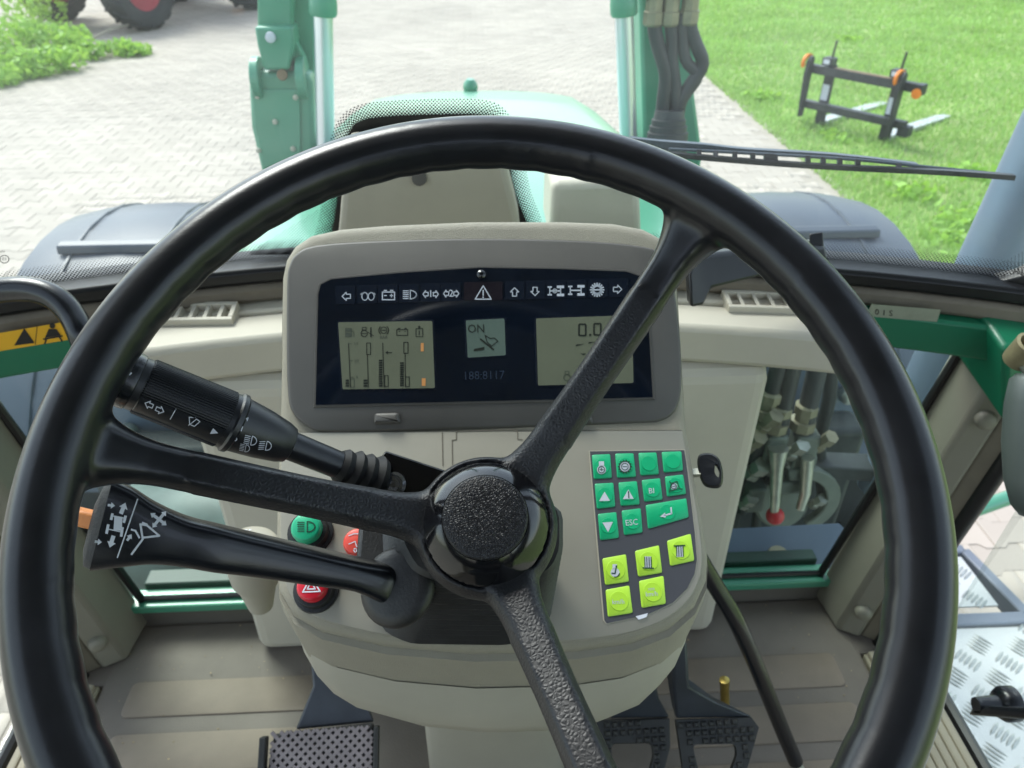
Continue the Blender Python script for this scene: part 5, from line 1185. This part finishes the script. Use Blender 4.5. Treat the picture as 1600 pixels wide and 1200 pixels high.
k = M(); k.lathe(dp(1603, 548, .80), (0, -.35, 1), [(-.017, .015), (-.012, .0155), (.012, .0155), (.013, .012), (-.01, .0115)], 28); k.build('hinge_ring', 'hinge_metal', HG, smooth=30)
k = M(); k.tube([dp(1603, 566, .80), dp(1620, 590, .80), dp(1625, 640, .80)], .009, 12); k.build('hinge_stem', 'zinc', HG)

# ================================================================== WIPER (outside the windscreen)
WP = thing('windscreen_wiper', 'thin black wiper resting across the right of the windscreen', 'wiper', tuple(wshit(1030, 228, .03)))
k = M(); pth = [wshit(*p, .035) for p in spline([(985, 222), (1030, 226), (1100, 230), (1165, 236), (1300, 243), (1432, 257)], 3)]
rs = []
for i, p in enumerate(pth):
    w_ = .0062-.0048*i/len(pth); rs.append([p+V((0, -.004, w_)), p+V((0, .004, w_)), p+V((0, .004, -w_*.6)), p+V((0, -.004, -w_*.6))])
k.rings(rs); k.build('wiper_arm', 'fender_black', WP, smooth=40)
def wp(f0, off): return [wshit(*p, off) for p in f0]
bl0 = spline([(1040, 240), (1180, 252), (1320, 261), (1470, 268), (1584, 276)], 4)
k = M(); rs = []
for p in wp(bl0, .012): rs.append([p+V((0, -.003, .0022)), p+V((0, .004, .0022)), p+V((0, .003, -.0032)), p+V((0, -.004, -.0032))])
k.rings(rs); k.build('wiper_blade', 'seal_rubber', WP, smooth=30)
spn = spline([(1045, 233), (1180, 240), (1330, 249), (1450, 261), (1560, 272)], 8)
k = M(); k.tube(wp(spn, .020), .0019, 8); k.build('wiper_spine', 'fender_black', WP)
for x in (1092, 1118, 1148, 1176, 1204, 1262, 1286, 1312, 1340, 1404):
    y0 = min(spn, key=lambda p: abs(p[0]-x))[1]; y1 = min(bl0, key=lambda p: abs(p[0]-x))[1]; k = M(); k.bar(wshit(x, y0, .020), wshit(x, y1+1, .012), .0055 if x != 1204 else .016, .004); k.build('wiper_clip', 'seal_rubber', WP, smooth=0)

# ================================================================== FRONT LOADER
LD = thing('front_loader', 'faded green front loader masts and lift cylinders either side of the bonnet', 'loader', (0, 1.9, .7))
Y0 = 1.9
def yy(px, py, dy=0.): return hy(px, py, Y0+dy)
def pxbox(name, pts, dy, th, m, bevel=.008, par=None, lower=None):
    a = [yy(*p, dy) for p in pts]; 
    if lower: a = a+[V(p) for p in lower]
    k = M(); k.rings([a, [p+V((0, th, 0)) for p in a]]); return k.build(name, m, par or LD, smooth=30, bevel=bevel)
# left mast
a = [yy(388, 128), yy(398, 112), yy(478, 112), yy(488, 130), yy(492, 240)]; 
k = M(); q = a+[V((-.375, Y0, .75)), V((-.55, Y0, .75)), yy(408, 268), yy(392, 200)]; k.rings([q, [p+V((0, .16, 0)) for p in q]]); mst = k.build('mast', 'faded_green', LD, smooth=30, bevel=.012)
k = M(); q = [yy(392, 140, -.006), yy(468, 140, -.006), yy(470, 250, -.006), yy(410, 262, -.006)]; k.rings([q, [p+V((0, .004, 0)) for p in q]]); k.build('mast_plate', 'faded_green', mst, smooth=0, bevel=.002)
k = M(); c = yy(440, 118, .07); k.lathe(c-V((.072, 0, 0)), (1, 0, 0), [(0, .012), (.004, .022), (.14, .022), (.144, .012)], 20); k.build('pivot_pin', 'coupler_grey', mst, smooth=40)
for x_ in (404, 474):
    k = M(); c = yy(x_, 122, .02); k.lathe(c-V((.010, 0, 0)), (1, 0, 0), [(0, .046), (.002, .048), (.018, .048), (.02, .046)], 24); k.build('pivot_ear', 'faded_green', mst, smooth=40)
for x_, y_ in ((402, 150), (462, 152), (404, 235), (458, 232), (430, 190)):
    k = M(); k.lathe(yy(x_, y_, -.007), (0, -1, 0), [(0, .007), (.003, .007), (.0035, .004), (.007, .0038)], 6); k.build('mast_bolt', 'zinc', mst, smooth=20)
k = M(); k.lathe(yy(441, 117, -.012), (0, -1, .3), [(0, .013), (.004, .012), (.005, .006)], 14); k.build('grease_cap', 'fork_rust', mst)
pxbox('boom_clevis', [(397, 42), (456, 42), (460, 66), (452, 110), (412, 110), (402, 72)], -.01, .11, 'faded_green', .006)
pxbox('boom', [(398, -260), (462, -260), (456, 46), (402, 46)], .02, .10, 'faded_green', .006)
k = M(); k.lathe(yy(423, 58, -.011), (0, -1, 0), [(0, .012), (.008, .011), (.010, .006)], 16); k.build('bolt', 'print_white', LD)
pxbox('side_plate', [(456, -200), (490, -200), (492, 160), (502, 235), (470, 240), (452, 60)], .06, .02, 'faded_green', .004)
pxbox('brace', [(450, 40), (478, 96), (452, 96)], .02, .03, 'faded_green', .003)
for sx, xa, xb, ya, yb in ((-1, 505, 509, 20, 235), (1, 975, 982, 20, 215)):
    a = yy(xa, ya, -.03); b = yy(xb, yb, -.03); dv = (a-b).normalized(); k = M(); k.tube([b-dv*.55, b, a+dv*.02], .0215, 24); k.build('cylinder_rod', 'chrome', LD, smooth=60)
    k = M(); k.lathe(a, dv, [(-.006, .028), (0, .031), (.02, .031), (.025, .030), (.75, .030)], 28); k.build('cylinder_barrel', 'faded_green', LD, smooth=40)
# right mast and hoses
q = [yy(992, -200, .05), yy(1090, -200, .05), yy(1090, 60, .05), yy(1086, 150, .05), yy(1098, 245, .05), V((.575, Y0+.05, .75)), V((.40, Y0+.05, .75)), yy(1006, 230, .05)]
k = M(); k.rings([q, [p+V((0, .13, 0)) for p in q]]); k.build('mast', 'faded_green', LD, smooth=30, bevel=.01)
for nm, P, r in (('hydraulic_hose', [(1022, -120), (1022, 28), (1028, 70), (1040, 115), (1036, 160), (1034, 200), (1036, 330)], .0165), ('hydraulic_hose', [(1048, -120), (1048, 28), (1050, 62), (1050, 95), (1056, 150), (1052, 230), (1050, 330)], .0145), ('hydraulic_hose', [(1078, -120), (1078, 25), (1084, 60), (1098, 100), (1080, 130), (1062, 165), (1058, 230), (1056, 330)], .0155), ('hydraulic_hose', [(1066, 20), (1070, 90), (1090, 118), (1070, 150), (1046, 200), (1044, 330)], .0135)):
    k = M(); k.tube(spline([tuple(yy(*p, -.04)) for p in P], 4), r, 14); k.build(nm, 'hose', LD, smooth=60)
for x, y in ((1022, 14), (1048, 14), (1078, 12)):
    k = M(); c = yy(x, y, -.04); k.lathe(c, (0, 0, 1), [(-.035, .019), (-.03, .023), (-.005, .023), (-.004, .020), (.02, .020), (.021, .024), (.05, .024), (.052, .018), (.2, .018)], 8); k.build('hose_fitting', 'fitting', LD, smooth=20)
k = M(); b0_ = yy(1046, 172, -.05); b1_ = yy(1042, 225, -.06); k.lathe(b0_, b1_-b0_, [(0, .034), (.02, .037), (.021, .041), (.035, .041), (.036, .045), (.05, .045), (.051, .049), (.30, .050)], 24); k.build('hose_sleeve', 'hose', LD, smooth=40)
# ================================================================== HYDRAULIC COUPLER seen through the lower right pane
HC = thing('hydraulic_coupler', 'hydraulic hose coupler block with red knob behind the lower right pane', 'coupler', tuple(hy(1210, 830, 1.08)))
YC = 1.06
def hc(px, py, dy=0): return hy(px, py, YC+dy)
for P, r in (([(1255, 500), (1240, 560), (1222, 640), (1214, 690)], .017), ([(1288, 510), (1278, 570), (1262, 640), (1252, 690)], .017), ([(1230, 520), (1214, 580), (1196, 650), (1180, 720)], .014)):
    k = M(); k.tube(spline([tuple(hc(*p)) for p in P], 4), r, 14); k.build('coupler_hose', 'hose', HC, smooth=60)
for p0, p1 in (((1222, 632), (1208, 672)), ((1262, 630), (1252, 670)), ((1205, 610), (1196, 640))):
    a, b = hc(*p0), hc(*p1); k = M(); k.lathe(a, b-a, [(0, .016), (.004, .021), (.02, .021), (.021, .017), (.035, .017), (.036, .023), (.055, .023)], 8); k.build('hose_fitting', 'fitting', HC, smooth=20)
for px, py, s_ in ((1208, 690, .04), (1256, 690, .045)):
    k = M(); k.box(hc(px, py), (s_, .04, .05)); k.box(hc(px, py+30), (s_*.7, .04, .05)); k.build('coupler_body', 'coupler_grey', HC, smooth=30, bevel=.006)
k = M(); k.lathe(hc(1222, 785, .0), (0, -1, .35), [(-.02, .052), (.0, .054), (.004, .050)], 28); k.build('coupler_disc', 'coupler_grey', HC, smooth=30)
cA = hc(1240, 785, -.02); rs = []
for i in range(13):
    t = R_(110-i*14); c1 = V((math.cos(t), 0, math.sin(t))); rs.append([cA+c1*.062+V((0, -.006, 0)), cA+c1*.088+V((0, -.006, 0)), cA+c1*.088+V((0, .012, 0)), cA+c1*.062+V((0, .012, 0))])
k = M(); k.rings(rs); k.build('coupler_cam', 'coupler_grey', HC, smooth=40, bevel=.003)
k = M(); k.tube([hc(1216, 700, -.03), hc(1214, 730, -.035), hc(1210, 800, -.05)], [.018, .012, .008], 14); k.tube([hc(1262, 715, -.03), hc(1258, 770, -.035), hc(1250, 795, -.04)], [.012, .010, .008], 12); k.build('coupler_link', 'zinc', HC)
k = M(); k.ell(hc(1211, 806, -.05), (.017, .017, .017), 18); k.build('lever_knob', 'knob_red', HC, smooth=80)
for px, py, r_, l_ in ((1166, 700, .014, .05), (1172, 742, .016, .05), (1186, 672, .013, .06), (1232, 712, .013, .05), (1275, 700, .012, .05), (1160, 790, .012, .04), (1268, 790, .010, .04)):
    k = M(); a_ = hc(px, py, -.005); k.lathe(a_, (.25, -.5, 1), [(0, r_*.8), (.002, r_), (l_*.35, r_), (l_*.36, r_*.75), (l_*.6, r_*.75), (l_*.61, r_*1.1), (l_, r_*1.1)], 6); k.build('coupler_nut', 'fitting' if px % 4 else 'zinc', HC, smooth=20)
for P, r_ in (([(1190, 560), (1182, 640), (1170, 700), (1160, 800)], .010), ([(1300, 540), (1296, 620), (1280, 700), (1290, 800)], .012), ([(1210, 730), (1190, 760), (1180, 830)], .009)):
    k = M(); k.tube(spline([tuple(hc(*p, .015)) for p in P], 4), r_, 10); k.build('coupler_pipe', 'machine_dark', HC, smooth=60)
for px, py, wq, hq in ((1196, 712, .03, .05), (1240, 720, .028, .06), (1228, 750, .06, .03), (1176, 770, .035, .06)):
    k = M(); k.box(hc(px, py, .005), (wq, .05, hq)); k.build('coupler_block', 'coupler_grey', HC, smooth=30, bevel=.005)
k = M(); k.bb(.30, .52, YC+.03, YC+.06, .95, 1.42); k.build('coupler_plate', 'machine_dark', HC, smooth=0, bevel=.004)

# ================================================================== PALLET FORK on the lawn
e1 = V((.60, -.80, 0)); e2 = V((.80, .60, 0)); e3 = V((0, 0, 1)); OF = (hz(1265, 195, 0)+hz(1385, 222, 0))/2; FS = (.90, 1.0, .80)
PF = thing('pallet_fork', 'black pallet fork attachment with orange hooks standing on the lawn', 'pallet fork', tuple(OF))
def fq(u, v, z): return OF+e1*u*FS[0]+e2*v+e3*z*FS[2]
def fbox(m, u0, u1, v0, v1, z0, z1, mi=0): m.box(fq((u0+u1)/2, (v0+v1)/2, (z0+z1)/2), ((u1-u0)*FS[0], v1-v0, (z1-z0)*FS[2]), (e1, e2, e3), mi); return m
for nm, z0, z1, m_ in (('top_beam', .62, .72, 'fork_steel'), ('lower_beam', .20, .29, 'fork_steel')):
    k = M(); fbox(k, -.62, .62, -.05, .03, z0, z1); k.build(nm, m_, PF, smooth=0, bevel=.006)
k = M(); fbox(k, -.3, .45, -.045, .02, .721, .727); k.build('rust_strip', 'fork_rust', PF, smooth=0)
for s_ in (-1, 1):
    u = .39*s_
    k = M(); fbox(k, u-.055, u+.055, .04, .085, 0.0, .74); k.build('tine_shank', 'fork_steel', PF, smooth=0, bevel=.008)
    k = M(); k.rings([[fq(u+a*w_, v, z) for a, z in ((-1, .0), (1, 0), (1, h), (-1, h))] for v, w_, h in ((.086, .068, .06), (.6, .068, .05), (1.2, .066, .034), (1.40, .045, .022))]); k.build('tine', 'fork_silver', PF, smooth=0)
    k = M(); fbox(k, u-.06, u+.06, -.06, .05, .74, .83); k.build('tine_block', 'fork_steel', PF, smooth=0, bevel=.01)
    k = M(); fbox(k, u-.035, u+.035, -.064, -.0605, .76, .81); k.build('block_label', 'print_white', PF, smooth=0)
    k = M(); k.tube([fq(u+.02, 0, .83), fq(u+.03, .0, 1.02)], .011, 10); k.build('locking_pin', 'fork_steel', PF)
    k = M(); fbox(k, u-.04, u+.04, .0345, .0385, .31, .50); k.build('shank_label', 'print_white', PF, smooth=0)
    ub = .50*s_ if s_ > 0 else -.56
    k = M(); k.rings([[fq(ub+du, v, z) for v, z in ((-.05, .10), (-.11, .10), (-.15, .62), (-.14, .78), (-.09, .84), (-.045, .80))] for du in (-.02, .02)]); k.build('carriage_plate', 'fork_steel', PF, smooth=0, bevel=.006)
    k = M(); k.rings([[fq(ub+du, -.10+rr*math.cos(R_(t)), .76+rr*math.sin(R_(t))) for rr, t in [(.095, a) for a in range(20, 221, 20)]+[(.055, a) for a in range(220, 19, -20)]] for du in (-.045, -.022)]); k.build('hook', 'fork_orange', PF, smooth=40)
    if s_ > 0:
        k = M(); fbox(k, .62, .70, -.06, .05, .60, .72); k.build('beam_end', 'fork_steel', PF, smooth=0, bevel=.006)
        k = M(); k.lathe(fq(.66, -.06, .62), -e2, [(0, .045), (.008, .045), (.009, .03)], 18); k.build('end_cap', 'fork_orange', PF)
        k = M(); fbox(k, .56, .68, -.05, .05, .12, .24); k.build('beam_end', 'fork_steel', PF, smooth=0, bevel=.006)

# ================================================================== RED TRACTOR across the yard
wl = hz(95, 32, 0); wr_ = hz(228, 46, 0); axd = (wr_-wl).normalized(); fwd = V((axd.y, -axd.x, 0)); fwd = fwd if fwd.y < 0 else -fwd
RC = (wl+wr_)/2; RC.z = 0
RT = thing('red_tractor', 'red tractor with big lugged tyres parked behind the cut branches', 'tractor', tuple(RC))
def rq(u, v, z): return RC+axd*u+fwd*v+V((0, 0, z))
hw = (wr_-wl).length/2
for s_ in (-1, 1):
    wheelparts(RT, rq(hw*s_, 0, .62), axd, .63, .48, 'rim_red', 'rim_red', 16); wheelparts(RT, rq((hw+.02)*s_, -2.6, .88), axd, .90, .58, 'rim_red', 'rim_red', 18)
def rbox(nm, u0, u1, v0, v1, z0, z1, m_, bv=.05): k = M(); k.box(rq((u0+u1)/2, (v0+v1)/2, (z0+z1)/2), (u1-u0, v1-v0, z1-z0), (axd, -fwd, V((0, 0, 1)))); return k.build(nm, m_, RT, smooth=30, bevel=bv, seg=3)
rbox('front_axle', -hw+.2, hw-.2, -.12, .12, .50, .72, 'axle_tan', .02); rbox('chassis', -.3, .3, -3.0, .5, .55, 1.0, 'axle_tan'); rbox('bonnet', -.4, .4, -1.3, .85, 1.0, 1.75, 'body_red', .12)
rbox('cab_base', -.75, .75, -2.9, -1.35, 1.0, 1.7, 'body_red'); rbox('cab_glass', -.72, .72, -2.85, -1.4, 1.7, 2.6, 'cluster_navy', .03); rbox('cab_roof', -.82, .82, -3.0, -1.25, 2.6, 2.78, 'body_red', .08)
rbox('front_weight', -.38, .38, .85, 1.1, .55, 1.0, 'body_red', .04)
# ================================================================== CUT BRANCHES on the paving
BR = thing('cut_branches', 'heap of cut leafy green branches lying on the paving', 'branches', tuple(hz(90, 105, 0)))
base = ROOT[BR.name]
CL = [(20, 20, .55, .4), (65, 12, .45, .35), (35, 60, .5, .25), (90, 62, .45, .22), (115, 58, .32, .18), (60, 95, .5, .16), (100, 92, .38, .14), (10, 95, .45, .14), (140, 78, .28, .12), (188, 74, .32, .10), (212, 78, .28, .07), (5, 122, .24, .08), (40, 112, .3, .07), (-40, 60, .8, .35), (-60, 110, .7, .2), (-120, 70, .9, .3)]
vs = []; fs = []; nb = 0
for px, py, r, z in CL:
    c = hz(px, py, z); n_ = int(520*r); r *= .85; v_, f_ = leafcloud(n_, tuple(c-base), (r, r, max(.10, z*1.1)), .058); v_[:, 2] = np.maximum(v_[:, 2], .002); vs.append(v_); fs.append(f_+nb); nb += len(v_)
o = fast('foliage', np.vstack(vs), np.vstack(fs), 'leaf', BR); o['kind'] = 'stuff'
for P, r in (([(-40, 95, .05), (15, 85, .14), (60, 90, .12)], .035), ([(22, 35, .3), (24, 60, .2), (18, 85, .12)], .03), ([(140, 62, .10), (175, 45, .14), (205, 38, .12)], .02), ([(18, 28, .35), (34, 62, .2), (50, 115, .03)], .010), ([(60, 80, .1), (110, 74, .1), (180, 80, .08)], .016), ([(75, 88, .06), (105, 95, .04), (125, 88, .05)], .018)):
    k = M(); k.tube(spline([tuple(hz(x, y, z)) for x, y, z in P], 5), r, 8); k.build('branch', 'bark', BR, smooth=60)
